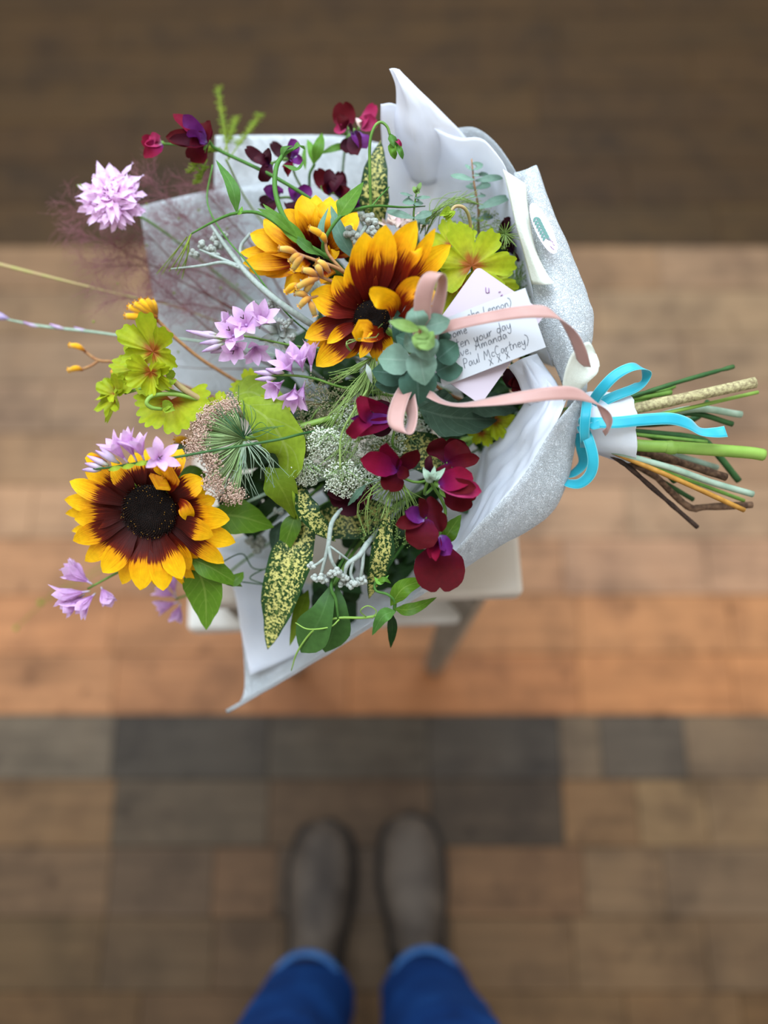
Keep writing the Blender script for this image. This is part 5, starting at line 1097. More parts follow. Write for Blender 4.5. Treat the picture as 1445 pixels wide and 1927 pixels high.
p0, p1 = ze(648, 620), ze(690, 930); stem(E1, [(p0[0], p0[1], -.03), (892, 345, -.036), (p1[0], p1[1], -.04), (905, 460, -.06), (950, 620, -.09), (1020, 740, -.05)], [1.2, 2, 2.4, 3, 3, 3], MT['tan'], n=24)
cut(E1, (1000, 720, -.06), (1168, 868, -.01), (1312, 992, -.03), 4.5, MT['dkbrown'], [(1225, 916, -.016)], .3, label='thin dark twig end')
E2 = thing('eucalyptus', 'small blue eucalyptus tip just above the middle sunflower', 'eucalyptus', P(780, 390, -.01))
for b, t, hw, h in (((292, 862), (396, 856), 14, -.006), ((288, 880), (232, 872), 40, -.008), ((296, 888), (335, 882), 36, -.01), ((290, 985), (122, 942), 28, -.002), ((294, 985), (402, 950), 30, -.004), ((290, 1000), (330, 1050), 44, -.01), ((286, 850), (205, 830), 12, -.006), ((300, 1000), (390, 1010), 30, -.014)):
    eul(E2, b, t, hw, 'euc', h, NV(0, .3, .9))
for b, t, hw in (((305, 835), (290, 790), 14), ((306, 835), (335, 765), 14), ((308, 830), (325, 820), 12)): eul(E2, b, t, hw, 'euctip', -.004)
p0, p1 = ze(308, 820), ze(290, 1000); stem(E2, [(p0[0], p0[1], -.006), (p1[0], p1[1], -.012), (790, 480, -.05), (880, 640, -.09)], [1.4, 2.2, 2.4, 2.6], MT['stemg'])
E3 = thing('eucalyptus', 'round leaved eucalyptus rosette with lime centre tied in front of the note card', 'eucalyptus', P(790, 665, .04))
def zf(x, y): return (690 + x / 3.284, 480 + y / 3.284)
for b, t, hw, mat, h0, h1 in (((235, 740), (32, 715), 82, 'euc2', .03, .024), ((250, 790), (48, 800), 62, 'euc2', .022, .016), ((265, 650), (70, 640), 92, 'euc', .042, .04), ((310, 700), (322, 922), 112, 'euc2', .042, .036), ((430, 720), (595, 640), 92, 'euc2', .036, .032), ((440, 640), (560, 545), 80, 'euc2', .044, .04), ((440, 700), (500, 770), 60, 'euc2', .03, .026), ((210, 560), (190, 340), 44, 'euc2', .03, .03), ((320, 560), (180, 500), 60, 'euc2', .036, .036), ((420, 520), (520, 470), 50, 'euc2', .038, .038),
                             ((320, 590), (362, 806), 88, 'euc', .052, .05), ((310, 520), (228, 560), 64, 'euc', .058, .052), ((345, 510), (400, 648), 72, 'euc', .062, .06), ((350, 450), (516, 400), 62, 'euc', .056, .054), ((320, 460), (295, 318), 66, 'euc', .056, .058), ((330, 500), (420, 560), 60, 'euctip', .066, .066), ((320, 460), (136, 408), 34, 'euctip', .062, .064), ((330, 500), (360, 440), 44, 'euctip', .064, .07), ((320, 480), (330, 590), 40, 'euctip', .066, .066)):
    b, t = zf(*b), zf(*t); dx, dy = t[0] - b[0], t[1] - b[1]; L = math.hypot(dx, dy)
    leaf(E3, [(b[0], b[1], h0 - .004), ((b[0] + t[0]) / 2, (b[1] + t[1]) / 2, (h0 + h1) / 2 + .003), (t[0], t[1], h1)], hw / 3.284, MT[mat], NV(dx / L * .15, -dy / L * .15, 1), 'ovate', nu=8, nv=12, cup=.12, fold=.04)
stem(E3, [(790, 620, .066), (790, 660, .05), (800, 700, .02), (840, 740, -.02), (920, 770, -.06)], [1.6, 2.6, 3, 3.2, 3.4], MT['tan'])
cut(E3, (920, 770, -.06), (1176, 846, -.012), (1366, 898, -.02), 8, MT['brown'], [(1240, 858, -.014)], .25, label='rough brown woody cut end')

# ---------------------------------------------------------------- spotted laurel
AU = [('spotted laurel leaf standing upright beside the nodding buds at the top', (714, 440, -.05), (704, 360, -.036), (716, 264, -.036), 31, NV(-.1, 0, 1)), ('large yellow spotted laurel leaf with a drooping tip on the lower white tissue', (592, 960, -.02), (540, 1080, -.012), (504, 1222, -.03), 46, NV(-.3, .1, 1)), ('narrow spotted laurel leaf hanging right of the woolly buds', (730, 960, .0), (716, 1050, .004), (694, 1128, -.014), 24, NV(.4, 0, 1)),
      ('broad spotted laurel leaf in the shade under the woolly buds', (740, 960, -.03), (660, 975, -.026), (560, 990, -.04), 46, NV(0, .2, 1)), ('spotted laurel leaf under the star shaped magenta bloom', (840, 880, -.03), (790, 850, -.018), (690, 840, -.03), 42, NV(0, .2, 1)), ('curled light edged laurel leaf above the drooping spotted leaf', (562, 905, -.006), (582, 968, .006), (632, 1020, -.004), 24, NV(.4, .3, .8))]
for lb, a, b, c, hw, n in AU:
    t = thing('laurel_leaf', lb, 'leaf', P(*b)); leaf(t, [a, b, c], hw, MT['auc'], n, 'lance', 'leaf_blade', nu=8, nv=18, cup=.1, fold=.08, ruf=.05)
    stem(t, [a, (a[0] + 15, a[1] + (-10 if a[1] > 600 else 30), a[2] - .02), (a[0] + 70, a[1] - (40 if a[1] > 600 else -90), a[2] - .05)], 2.4, MT['stemg'])

# ---------------------------------------------------------------- green leaves and vines
V1 = thing('sweet_pea_vine', 'light green sweet pea vine with a curling tendril over the yellow sunflower', 'vine', P(545, 400, .02))
stem(V1, [(620, 485, .01), (570, 455, .02), (535, 410, .026), (518, 360, .026), (520, 315, .024), (535, 290, .02), (560, 276, .014)], [5, 5, 5, 4.5, 4.2, 3.8, 3], MT['pea'], n=36)
for pts, hw, m in (([(528, 300, .02), (535, 280, .024), (552, 274, .02)], 9, 'pea'), ([(548, 285, .016), (562, 272, .02), (574, 282, .014)], 8, 'pea'), ([(532, 310, .02), (560, 318, .018), (572, 300, .014)], 6, 'pea'), ([(586, 470, .018), (545, 432, .028), (494, 383, .024)], 13, 'fresh'), ([(560, 448, .026), (520, 410, .034), (484, 392, .03)], 9, 'fresh'), ([(612, 486, .012), (580, 466, .024), (548, 440, .026)], 12, 'pea'), ([(612, 470, .008), (604, 430, .016), (618, 390, .006)], 8, 'blueleaf')):
    leaf(V1, pts, hw, MT[m], NV(-.4, .4, .8))
stem(V1, [(612, 486, .01), (608, 460, .016), (626, 425, .022), (650, 402, .022), (700, 388, .018), (760, 390, .0), (800, 388, -.01)], [3.6, 3.4, 3.2, 3, 2.6, 1.8, 1], MT['pea'], n=30)
leaf(V1, [(636, 408, .022), (654, 382, .024), (684, 342, .012)], 21, MT['fresh'], NV(-.4, .2, 1)); stem(V1, [(700, 388, .018), (715, 370, .014), (732, 352, .004)], [2, 1.6, 1], MT['pea'])
stem(V1, [(620, 485, .01), (680, 540, -.04), (820, 680, -.09)], 4.5, MT['pea'])
V2 = thing('sweet_pea_vine', 'thin vine with one slim leaf pointing up over the white paper corner', 'vine', P(430, 390, .0))
stem(V2, [(360, 440, -.01), (400, 418, -.004), (440, 402, .0), (490, 402, .01), (545, 440, .016), (600, 480, .0)], [1.6, 2.6, 3, 3.2, 3.2, 3], MT['pea'], n=24); leaf(V2, [(446, 402, .0), (436, 350, .006), (406, 300, -.01)], 13, MT['pea'], NV(.5, 0, .9))
leaf(V2, [(444, 402, .0), (452, 398, .004), (456, 388, .0)], 5, MT['fresh']); stem(V2, [(400, 310, -.03), (390, 380, -.03), (420, 440, -.016), (470, 500, .0), (540, 590, -.004), (600, 640, -.03)], 1.6, MT['pea'], 'tendril', 24)
threads(V2, [[(360, 440, -.01), (345, 470, -.01), (320, 500, -.02)], [(356, 444, -.01), (350, 480, -.014), (330, 520, -.02)], [(352, 446, -.01), (330, 470, -.02), (300, 520, -.03)]], 'fern', 'tendril_tips', 1.5, 2, 3, 12)
V3 = thing('sweet_pea_vine', 'pale green tendrils and leaves trailing over the lower paper rim', 'vine', P(640, 1170, .0))
stem(V3, [(548, 1262, -.02), (560, 1226, -.01), (590, 1186, .0), (630, 1164, .004), (690, 1162, .0), (740, 1150, -.004)], [1, 1.8, 2.2, 2.4, 2.8, 3], MT['steml'], 'tendril', 30); stem(V3, [(556, 1172, .0), (580, 1184, .006), (620, 1180, .008), (638, 1166, .005)], [1, 1.4, 1.6, 1.6], MT['steml'], 'tendril'); stem(V3, [(636, 1164, .004), (632, 1130, .006), (626, 1090, .0), (680, 1000, -.06)], [2.6, 3.4, 3.4, 3], MT['pea'])
stem(V3, [(690, 1162, .0), (678, 1150, .008), (692, 1140, .01), (708, 1150, .006), (700, 1164, .004)], 1.1, MT['steml'], 'tendril', 20)
stem(V3, [(742, 1150, -.002), (742, 1130, .004), (728, 1118, .006), (708, 1112, .004), (706, 1098, .0), (720, 1080, -.02), (770, 1010, -.05)], [3.4, 3.4, 3, 2.6, 2.6, 2.6, 3], MT['pea'], n=30)
for pts, hw, m in (([(735, 1140, .002), (760, 1106, .01), (806, 1090, .0)], 17, 'green'), ([(742, 1146, .002), (775, 1146, .01), (822, 1124, .0)], 12, 'green'), ([(745, 1150, .0), (720, 1160, .006), (700, 1196, -.006)], 13, 'pea'), ([(736, 1150, -.004), (738, 1185, -.008), (735, 1220, -.02)], 10, 'dark'), ([(706, 1100, .004), (722, 1090, .01), (736, 1098, .006)], 5, 'fresh'), ([(704, 1086, .004), (716, 1096, .008), (732, 1082, .006)], 5, 'fresh'), ([(832, 1020, .004), (846, 1000, .01), (868, 968, .0)], 17, 'green')):
    leaf(V3, pts, hw, MT[m], NV(.1, .3, 1))
V4 = thing('nodding_buds', 'two green buds nodding from a hooked stalk in front of the tissue sheet', 'bud', P(730, 260, -.01))
stem(V4, [(698, 400, -.02), (696, 330, -.008), (696, 270, .0), (704, 240, .002), (716, 230, .002), (728, 238, .002), (734, 254, .0)], [3, 3, 2.8, 2.8, 2.8, 2.6, 2.6], MT['stemg'], n=34); stem(V4, [(698, 400, -.02), (740, 500, -.08), (840, 640, -.11)], 3, MT['stemg'])
for pts, hw, m in (([(734, 252, .0), (740, 268, .006), (752, 280, .0)], 8, 'pea'), ([(738, 268, .0), (738, 284, .006), (744, 300, .0)], 8, 'fresh'), ([(744, 270, .0), (752, 284, .006), (758, 300, .0)], 6, 'pea'), ([(742, 262, .003), (750, 268, .008), (756, 278, .004)], 4, 'pink')): leaf(V4, pts, hw, MT[m], None, 'lance', 'bud', nu=4, nv=8, cup=.6)
V5 = thing('leaf_bud', 'pale green leaf whorl behind the upper sweet peas', 'foliage', P(595, 290, -.04))
for pts, hw in (([(590, 310, -.05), (600, 275, -.04), (606, 250, -.05)], 12), ([(590, 310, -.05), (585, 280, -.046), (578, 262, -.05)], 8), ([(600, 290, -.05), (640, 276, -.05), (650, 285, -.06)], 8), ([(575, 320, -.05), (572, 295, -.05), (575, 272, -.055)], 5)): leaf(V5, pts, hw, MT['fresh'])
stem(V5, [(592, 308, -.052), (582, 340, -.06), (600, 420, -.09), (720, 560, -.12)], 3, MT['pea'])
V6 = thing('asparagus_fern', 'yellow green feathery fern tips poking out past the square paper corner', 'fern', P(400, 270, -.06))
rnd = random.Random(4); mb = MB()
for a, b in (((430, 300), (410, 165)), ((430, 300), (490, 215)), ((420, 290), (445, 220)), ((400, 270), (365, 310)), ((400, 275), (355, 325)), ((390, 300), (370, 345)), ((415, 280), (395, 285))):
    for i in range(26):
        f = .3 + .7 * i / 25; x, y = a[0] + (b[0] - a[0]) * f, a[1] + (b[1] - a[1]) * f; z = -.05 if b[1] > 230 else -.05 - .1 * f
        for s in (-1, 1):
            mb.tube(PP([(x, y, z), (x + s * rnd.uniform(4, 11), y - rnd.uniform(-2, 8), z + rnd.uniform(-.004, .004))]), [1.5 * SC, .9 * SC], 1, 4, False)
    mb.tube(PP([(a[0], a[1], -.05), (b[0], b[1], -.05 if b[1] > 230 else -.15)]), 1.6 * SC, 6, 4)
mb.build('needles', MT['fern'], V6, kind='stuff'); stem(V6, [(425, 300, -.05), (480, 400, -.09), (620, 560, -.13)], 2, MT['fern'])
V7 = thing('broad_leaves', 'pair of smooth broad green leaves below the woolly buds', 'leaf', P(600, 1170, -.02))
leaf(V7, [(625, 1096, .0), (604, 1160, .006), (566, 1228, -.012)], 38, MT['hosta'], NV(-.3, .1, 1), 'wedge', nu=8, nv=14); leaf(V7, [(634, 1098, -.004), (634, 1160, .0), (612, 1228, -.016)], 34, MT['hosta'], NV(.3, .1, 1), 'wedge', nu=8, nv=14); leaf(V7, [(580, 1110, -.03), (565, 1150, -.026), (545, 1216, -.03)], 16, MT['olive'], NV(-.3, 0, 1))
stem(V7, [(628, 1100, -.006), (680, 1020, -.05), (780, 920, -.1)], 4, MT['stemg'])
V8 = thing('broad_leaves', 'plain green leaves between the lime leaf and the drooping spotted leaf', 'leaf', P(530, 1000, -.02))
leaf(V8, [(560, 960, -.016), (545, 1000, -.012), (526, 1056, -.02)], 20, MT['green'], NV(-.2, 0, 1)); leaf(V8, [(530, 980, -.05), (520, 1010, -.046), (518, 1050, -.05)], 16, MT['sage']); leaf(V8, [(540, 930, -.04), (500, 970, -.04), (480, 1010, -.05)], 22, MT['dark'])
stem(V8, [(555, 960, -.02), (620, 900, -.07)], 3, MT['stemg'])
stem(thing('wire_stem', 'thin dark curling stem over the white tissue right of the left sunflower', 'stem', P(460, 1060, -.04)), [(410, 1062, -.03), (455, 1042, -.045), (478, 1070, -.05), (520, 1062, -.05), (600, 1000, -.07)], 1.3, MT['stemd'], n=24)
stem(thing('wire_stem', 'thin dark looping stem just above the drooping spotted leaf', 'stem', P(470, 1085, -.04)), [(455, 1095, -.04), (500, 1100, -.045), (470, 1088, -.04), (500, 1070, -.05), (560, 1050, -.06)], 1.3, MT['stemd'], n=24)
V9 = thing('sage_leaf', 'large dull grey sage leaf in the shadow below the note card', 'leaf', P(850, 780, -.02))
leaf(V9, [(790, 770, -.01), (850, 785, -.004), (935, 790, -.03)], 42, MT['sage'], NV(0, .2, 1), 'lance', nu=10, nv=18, ruf=.14, rf=3, teeth=.1); leaf(V9, [(780, 750, -.016), (830, 770, -.01), (860, 820, -.03)], 34, MT['sage'], NV(-.2, .2, 1), 'lance', nu=10, nv=18, ruf=.12, teeth=.1); leaf(V9, [(860, 760, -.02), (920, 760, -.016), (975, 770, -.03)], 30, MT['sage'], NV(0, .3, 1), 'lance', nu=8, nv=14, ruf=.12)
V10 = thing('stock_flower', 'cluster of blush pink stock petals behind the small eucalyptus tip', 'flower', P(760, 420, -.03)); rnd = random.Random(9)
for i in range(22):
    x, y = 766 + rnd.gauss(0, 20), 420 + rnd.gauss(0, 10); mb = MB(); mb.blade(PP([(x, y + 6, -.035), (x + rnd.uniform(-6, 6), y, -.02), (x + rnd.uniform(-14, 14), y + rnd.uniform(-12, 8), -.024)]), 9 * SC, TO, 'round', 4, 6, cup=.3, ruf=.2, seed=i); mb.build('petal', MT['stock'], V10)
V11 = thing('silver_leaf_blade', 'one narrow pale leaf blade below the middle sunflower', 'leaf', P(695, 705, .03)); leaf(V11, [(690, 685, .03), (694, 700, .034), (700, 722, .03)], 5, MT['silverleaf'], None, 'lance')
V12 = thing('fern_leaf', 'little toothed grey leaf over the deep burgundy petal cup', 'leaf', P(670, 935, .02)); leaf(V12, [(688, 912, .02), (672, 930, .026), (654, 952, .022)], 7, MT['sage'], None, 'lance', teeth=.4, tk=6); stem(V12, [(688, 912, .02), (720, 900, .0), (790, 880, -.05)], 1.2, MT['pale'])
# ---------------------------------------------------------------- filler leaves deep between the flowers, added for the shading
rnd = random.Random(21)
FILL = [('dark filler leaves added for shade behind the middle sunflower', [(640, 440), (720, 500), (760, 470), (820, 470), (790, 520), (690, 520), (640, 520), (840, 560)]), ('dark filler leaves added for shade right of the lime leaves near the paper', [(950, 480), (985, 520), (960, 560), (990, 580), (930, 560), (1000, 640), (960, 640)]), ('dark filler leaves added for shade under the note card', [(820, 700), (880, 740), (930, 730), (960, 770), (900, 800), (860, 830), (940, 820), (800, 780)]),
        ('dark filler leaves added for shade around the lower sweet peas', [(840, 900), (800, 930), (760, 960), (870, 940), (780, 1010), (740, 1020), (820, 1000), (850, 870)]), ('dark filler leaves added for shade behind the white umbels', [(560, 840), (600, 900), (640, 960), (690, 880), (560, 920), (720, 1060), (670, 1010), (600, 820)]), ('dark filler leaves added for shade right of the left sunflower', [(470, 930), (500, 900), (520, 950), (480, 980), (440, 930), (540, 860)]), ('green leaves in the shade around the forked silver stem', [(720, 1000), (770, 1040), (660, 1130), (600, 1120), (560, 1130), (700, 1070), (740, 1080), (640, 1080)]), ('grey green leaves behind the pink seed head', [(480, 870), (500, 850), (460, 900), (490, 910)]), ('dark filler leaves added for shade behind the lilac bell flowers', [(520, 700), (600, 700), (650, 740), (560, 660), (620, 640), (700, 720), (570, 780), (640, 690)])]
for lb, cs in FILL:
    t = thing('filler_leaf_cluster', lb, 'foliage', P(cs[0][0], cs[0][1], -.07))
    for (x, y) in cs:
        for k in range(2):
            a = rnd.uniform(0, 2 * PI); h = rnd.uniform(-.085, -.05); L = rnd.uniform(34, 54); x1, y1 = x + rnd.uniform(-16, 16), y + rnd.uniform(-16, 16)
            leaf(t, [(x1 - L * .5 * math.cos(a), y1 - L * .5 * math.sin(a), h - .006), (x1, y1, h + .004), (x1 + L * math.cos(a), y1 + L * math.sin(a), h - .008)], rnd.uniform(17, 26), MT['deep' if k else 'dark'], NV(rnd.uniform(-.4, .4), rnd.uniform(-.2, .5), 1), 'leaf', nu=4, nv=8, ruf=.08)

# more cut ends below the paper band
for nm, lb, fr, ex, end, r, m, bd in (('cut_stem', 'pale green jointed stem end lying below the bright green one', (900, 850, -.08), (1168, 854, -.002), (1416, 930, -.016), 6.5, 'pale', [(1260, 880, -.002), (1340, 908, -.01)]), ('cut_stem', 'dark green stem end just under the jointed pale one', (900, 840, -.09), (1168, 856, -.012), (1400, 942, -.03), 4, 'stemg', None), ('cut_stem', 'flat dark green stem end beside the aqua ribbon tail', (900, 780, -.09), (1178, 790, -.02), (1378, 798, -.03), 5.5, 'stemd', [(1300, 778, -.024)]),
                                 ('cut_stem', 'short dark green stem end crossing below the bright green one', (880, 800, -.09), (1176, 812, -.022), (1390, 905, -.04), 7, 'stemd', [(1310, 825, -.03), (1345, 850, -.036)]), ('cut_stem', 'thin green stem end sloping under the aqua ribbon', (880, 790, -.08), (1178, 816, -.012), (1330, 832, -.02), 4, 'stemg', None), ('cut_stem', 'short green stem end at the top of the bunch', (880, 740, -.09), (1178, 752, -.012), (1262, 738, -.02), 6, 'stemg', None), ('cut_stem', 'dark green stem end crossing upward behind the speckled stem', (900, 770, -.09), (1170, 800, -.03), (1332, 756, -.04), 6, 'stemd', [(1300, 790, -.034)]), ('cut_stem', 'brown and green stem end low in the bunch', (900, 830, -.09), (1166, 860, -.022), (1304, 940, -.04), 5, 'stemd', None), ('cut_stem', 'pale stem end hidden behind the rough brown one', (900, 800, -.09), (1172, 826, -.03), (1350, 880, -.05), 6, 'pale', None),
                                 ('cut_stem', 'short brownish stem end near the top of the bunch', (890, 760, -.09), (1176, 758, -.03), (1265, 730, -.04), 4, 'orange', None)):
    t = thing(nm, lb, 'stem', P(*ex)); cut(t, fr, ex, end, r, MT[m], bd, .08, 'stalk')

# ================================================================ ENVELOPE, NOTE CARD, WRITING
def rrect(mb, O, ux, uy, W, H, r, n, th):
    pts = []
    for cx, cy, a0 in ((W - r, H - r, 0), (r, H - r, 90), (r, r, 180), (W - r, r, 270)):
        for k in range(6):
            a = math.radians(a0 + 90 * k / 5); pts.append(O + ux * (cx + r * math.cos(a)) + uy * (cy + r * math.sin(a)))
    b = len(mb.v); N_ = len(pts)
    for z in (0, th):
        for p in pts: mb.v.append(p + n * z); mb.uv.append((.5, .5))
    mb.f.append(tuple(b + i for i in range(N_))[::-1]); mb.f.append(tuple(b + N_ + i for i in range(N_)))
    for i in range(N_): mb.f.append((b + i, b + (i + 1) % N_, b + N_ + (i + 1) % N_, b + N_ + i))
def plane(o, r, t):
    O, Rr, Tt = P(*o), P(*r), P(*t); ux = (Rr - O); W = ux.length; ux.normalize(); uy = (Tt - O); uy -= ux * uy.dot(ux); H = uy.length; uy.normalize(); return O, ux, uy, W, H, ux.cross(uy)
O, ux, uy, W, H, n = plane((781, 676, .026), (903, 756, .03), (910, 508, .022))
O, ux, uy, W, H, n = plane((776, 672, .028), (904, 762, .03), (908, 508, .026))
EN = thing('envelope', 'pale pink square envelope behind the handwritten note card', 'envelope', O)
mb = MB(); rrect(mb, O, ux, uy, W, H, 10 * SC, n, .0008); mb.build('card_front', MT['env'], EN, False)
def strokes(mb, O, ux, uy, n, lst, x0, y0, s, r, lift):
    for st in lst:
        pts = [O + ux * (x0 + p[0] * s) + uy * (y0 + p[1] * s) + n * lift for p in st]
        mb.tube(pts, r, max(4, 3 * (len(pts) - 1)), 4)
# print on the envelope: two small letter marks
mb = MB(); e1 = P(917, 546, .028)
for (px, py, st) in ((914, 552, [[(0, 1), (.05, .2), (.45, .15), (.5, .9), (.55, .1)]]), (942, 566, [[(0, .8), (.3, 1), (.2, .1)]]), (938, 560, [[(0, .9), (.35, 1)]])):
    q = P(px, py, .0); rel = q - CAM; tt = (O + n * .0012 - CAM).dot(n) / rel.dot(n); hit = CAM + rel * tt
    strokes(mb, hit, RT, UP, n, st, 0, 0, 11 * SC, .7 * SC, 0)
mb.build('printed_letters', MT['mauve'], EN)
O, ux, uy, W, H, n = plane((834, 727, .034), (1026.5, 653.6, .036), (772, 625, .038))
NC = thing('note_card', 'white handwritten note card under the pink ribbon in front of the envelope', 'note card', O)
mb = MB(); N_ = 10; rws = []
for i in range(13):
    r = []
    for j in range(25):
        x, y = W * j / 24, H * i / 12; bend = -.006 * (1 - j / 24) ** 2 * (1 - i / 12) + .002 * math.sin(PI * j / 24)
        r.append(O + ux * x + uy * y + n * (bend + .0012))
    rws.append(r)
mb.grid(rws); mb.build('card', MT['card'], NC, False, solid=.0004)
GL = {'J': (.55, [[(.1, 1), (.6, 1)], [(.38, 1), (.36, .2), (.2, 0), (.02, .15)]]), 'o': (.5, [[(.25, .5), (.05, .3), (.12, .05), (.35, .05), (.45, .3), (.25, .5)]]), 'h': (.5, [[(.08, 1), (.05, 0), (.12, .35), (.3, .5), (.4, .35), (.42, 0)]]), 'n': (.5, [[(.06, .5), (.05, 0), (.12, .35), (.3, .5), (.4, .35), (.44, .02)]]), 'L': (.5, [[(.1, .9), (.05, .05), (.45, 0)]]), 'e': (.45, [[(.05, .28), (.38, .3), (.3, .5), (.1, .42), (.06, .12), (.25, 0), (.42, .1)]]),
      ')': (.4, [[(0, 1.05), (.25, .8), (.28, .3), (.02, -.2)]]), '(': (.4, [[(.3, 1.05), (.08, .8), (.05, .3), (.28, -.2)]]), 'g': (.5, [[(.4, .45), (.15, .5), (.05, .25), (.2, .05), (.4, .4), (.38, -.3), (.2, -.45), (.02, -.3)]]), 't': (.38, [[(.18, .95), (.15, .1), (.3, .02)], [(0, .58), (.36, .62)]]), 'y': (.5, [[(.05, .5), (.12, .1), (.32, .12), (.42, .5), (.36, -.3), (.15, -.45), (0, -.25)]]), 'u': (.52, [[(.05, .5), (.1, .05), (.32, .08), (.42, .5), (.46, .02)]]), 'r': (.4, [[(.06, .5), (.06, 0), (.12, .35), (.34, .5)]]),
      'd': (.52, [[(.4, .4), (.15, .5), (.05, .2), (.2, .02), (.4, .3), (.42, 1), (.44, .02)]]), 'a': (.5, [[(.4, .45), (.15, .5), (.05, .2), (.2, .02), (.4, .4), (.44, .02)]]), 'v': (.45, [[(.02, .5), (.2, .02), (.42, .52)]]), ',': (.25, [[(.1, .08), (.05, -.15)]]), 'A': (.6, [[(.0, 0), (.3, 1), (.52, 0)], [(.1, .38), (.5, .4)]]), 'm': (.7, [[(.05, .5), (.05, 0), (.12, .4), (.28, .48), (.32, .05), (.4, .4), (.55, .48), (.62, .02)]]), 'P': (.55, [[(.08, 0), (.12, 1), (.45, .9), (.42, .55), (.1, .5)]]), 'l': (.25, [[(.1, 1), (.08, .02)]]), 'M': (.75, [[(.0, 0), (.12, .95), (.33, .3), (.55, .98), (.65, 0)]]), 'c': (.42, [[(.38, .42), (.15, .48), (.05, .2), (.2, .02), (.38, .08)]]), 'C': (.6, [[(.5, .85), (.25, 1), (.04, .5), (.2, .05), (.52, .12)]]),
      'i': (.22, [[(.1, .5), (.1, .02)], [(.1, .75), (.11, .78)]]), 'k': (.45, [[(.06, 1), (.05, 0)], [(.38, .5), (.08, .25), (.4, 0)]]), 'K': (.5, [[(.06, 1), (.05, 0)], [(.42, .95), (.08, .45), (.45, 0)]]), 'X': (.65, [[(.02, .85), (.5, .05)], [(.46, .9), (.04, 0)]]), 's': (.4, [[(.34, .45), (.12, .5), (.1, .3), (.32, .2), (.26, .02), (.04, .05)]]), 'S': (.5, [[(.42, .9), (.15, 1), (.08, .65), (.4, .4), (.3, .02), (.03, .1)]]), 'H': (.6, [[(.05, 1), (.05, 0)], [(.48, 1), (.46, 0)], [(.05, .5), (.47, .52)]]), 'p': (.5, [[(.06, .5), (.05, -.4)], [(.06, .4), (.3, .52), (.42, .25), (.25, .02), (.06, .12)]]), 'w': (.65, [[(.02, .5), (.15, .02), (.3, .4), (.45, .02), (.58, .5)]]), 'b': (.48, [[(.06, 1), (.05, .05), (.3, .02), (.42, .25), (.28, .48), (.06, .35)]]), ' ': (.4, [])}
mb = MB(); jr = random.Random(2)
def write(txt, ex, ey, s, track=1.12, tilt=0.0):
    """handwriting whose last letter ends at pixel (ex, ey) on the card, running back along the card's long edge"""
    q = P(ex, ey, 0); rel = q - CAM; tt = (O + n * .002 - CAM).dot(n) / rel.dot(n); hit = CAM + rel * tt - O
    x, y = hit.dot(ux), hit.dot(uy); S_ = s * SC; x -= sum(GL[c][0] for c in txt) * S_ * track
    x_end = hit.dot(ux)
    for c in txt:
        wd, st = GL[c]
        for k in st:
            pts = []
            for p in k:
                X, Y = x + (p[0] + p[1] * .12) * S_, y + p[1] * S_ + (x_end - x) * tilt; j, i = X / W, Y / H
                bend = -.006 * (1 - min(max(j, 0), 1)) ** 2 * (1 - min(max(i, 0), 1)) + .002 * math.sin(PI * min(max(j, 0), 1)); pts.append(O + ux * X + uy * Y + n * (bend + .0015))
            if min((p - O).dot(ux) for p in pts) > .002 and max((p - O).dot(uy) for p in pts) < H - .0006: mb.tube(pts, .52 * SC, max(3, 3 * (len(pts) - 1)), 4)
        x += wd * S_ * track; y += jr.uniform(-.03, .03) * S_
write('(Kurn John Lennon)', 965, 576, 14, 1.12, .07)
write('Some', 880, 625, 15, 1.1)
write('brighten your day', 963, 617, 17, 1.08)
write('Love, Amanda', 956, 638, 16); write('(AKA Paul McCartney)', 998, 647, 16, 1.08); write('X X X', 962, 673, 13)
mb.build('handwriting', MT['ink'], NC, label='grey pen handwriting')

# ================================================================ RIBBONS
def ribbon(T, pts, name, mat, n=48, width=None):
    C_ = spl([P(*p[:3]) for p in pts], n); Wv = spl([RT * (p[3] * SC) - UP * (p[4] * SC) + TO * (p[5] * SC) for p in pts], n); mb = MB(); rws = []
    for c, w_ in zip(C_, Wv):
        if width: w_ = w_.normalized() * width * SC
        rws.append([c + w_ * x for x in (-1, -.5, 0, .5, 1)])
    mb.grid(rws); return mb.build(name, MT[mat], T, solid=.0003)
PR = thing('pink_ribbon', 'dusty pink satin ribbon looped behind the eucalyptus rosette and over the note card', 'ribbon', P(900, 660, .05))
ribbon(PR, [(792, 640, .046, 15, 2, 0), (794, 600, .056, 15, 2, 0), (797, 558, .066, 15, 3, 2), (808, 524, .072, 12, 5, 7), (823, 513, .07, 8, 5, 11), (832, 528, .064, 7, 3, 12), (827, 562, .058, 9, 2, 10), (816, 600, .05, 11, 2, 8), (806, 640, .04, 12, 2, 6)], 'loop', 'rib', width=15)
ribbon(PR, [(768, 722, .034, 8, 6, 8), (752, 755, .046, 14, 4, 6), (744, 790, .054, 14, 3, 5), (752, 812, .058, 12, 4, 9), (768, 812, .054, 9, 2, 12), (776, 785, .046, 8, 0, 12), (770, 752, .038, 10, -4, 9), (765, 730, .032, 10, -6, 6)], 'loop', 'rib', width=15)
ribbon(PR, [(820, 620, .044, -1, 13, 4), (850, 612, .049, -1, 13, 4), (900, 601, .054, -2, 13, 4), (960, 590, .06, -1, 13, 3), (1010, 586, .064, 1, 13, 2), (1045, 592, .064, 8, 10, 2), (1072, 620, .058, 11, 5, 4), (1090, 655, .048, 11, 2, 6), (1100, 690, .036, 10, 2, 6)], 'tail', 'rib', width=11.5)
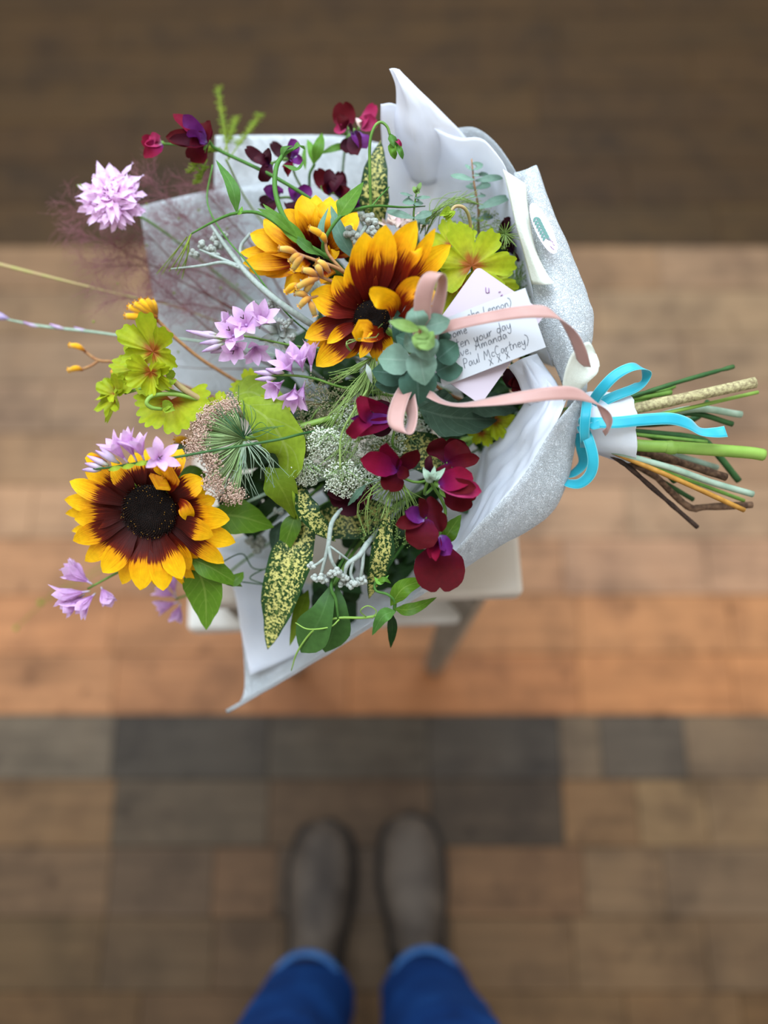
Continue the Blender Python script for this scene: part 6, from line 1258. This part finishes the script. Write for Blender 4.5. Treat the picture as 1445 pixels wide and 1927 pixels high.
ribbon(PR, [(806, 740, .044, -4, 8, 8), (832, 756, .05, -3, 5, 11), (866, 762, .056, -1, 5, 12), (920, 756, .06, -1, 8, 9), (985, 747, .062, -1, 12, 5), (1045, 740, .06, 0, 13, 2), (1090, 742, .056, 5, 12, 0), (1126, 760, .05, 11, 7, -2), (1142, 785, .042, 12, 1, -5), (1144, 806, .034, 6, 3, -11), (1136, 816, .03, 6, 4, -11)], 'tail', 'rib', width=12)
AQ = thing('aqua_ribbon', 'aqua velvet ribbon bow tied round the stems at the paper band', 'ribbon', P(1110, 790, .0))
ribbon(AQ, [(1112, 762, .006, 8, 8, 3), (1130, 735, .014, 9, 8, 3), (1158, 706, .018, 6, 9, 4), (1190, 690, .018, 2, 9, 6), (1212, 694, .014, 4, 4, 9), (1216, 712, .008, 8, -3, 7), (1195, 730, .006, 4, 8, 5), (1160, 744, .008, 4, 9, 4), (1125, 760, .006, 5, 8, 4)], 'loop', 'aqua', width=10)
ribbon(AQ, [(1098, 792, .008, -4, 8, 4), (1120, 795, .016, 0, 9, 4), (1160, 795, .018, 0, 11, 2), (1210, 790, .02, 0, 11, 1), (1262, 788, .02, 0, 11, 1), (1295, 797, .018, -3, 10, 3), (1318, 812, .014, -2, 8, 7), (1345, 814, .012, 0, 9, 5), (1366, 812, .012, 2, 10, 3)], 'tail', 'aqua', width=11)
ribbon(AQ, [(1094, 800, .008, 8, -3, 4), (1108, 830, .014, 11, -2, 2), (1116, 865, .014, 11, 1, 2), (1110, 893, .01, 8, 6, 3), (1090, 910, .004, 2, 9, 4), (1066, 908, -.004, -5, 7, 6), (1060, 898, -.01, -4, 4, 9), (1080, 890, -.014, 3, 7, 8), (1097, 872, -.012, 8, 4, 6), (1094, 845, -.006, 9, -1, 5), (1088, 815, .002, 8, -3, 5)], 'loop', 'aqua', width=10)
ribbon(AQ, [(1108, 770, .01, 6, -6, 4), (1098, 785, .016, 8, -2, 6), (1098, 800, .012, 8, 2, 6), (1112, 802, .016, 2, 7, 6), (1128, 798, .018, 0, 8, 4)], 'knot', 'aqua', width=9)
ribbon(AQ, [(1106, 745, .0, 9, 2, 0), (1103, 770, .016, 9, 1, 2), (1100, 800, .018, 9, 0, 1), (1100, 830, .012, 9, -1, -2), (1100, 842, -.004, 9, 0, -2)], 'band', 'aqua', width=9)
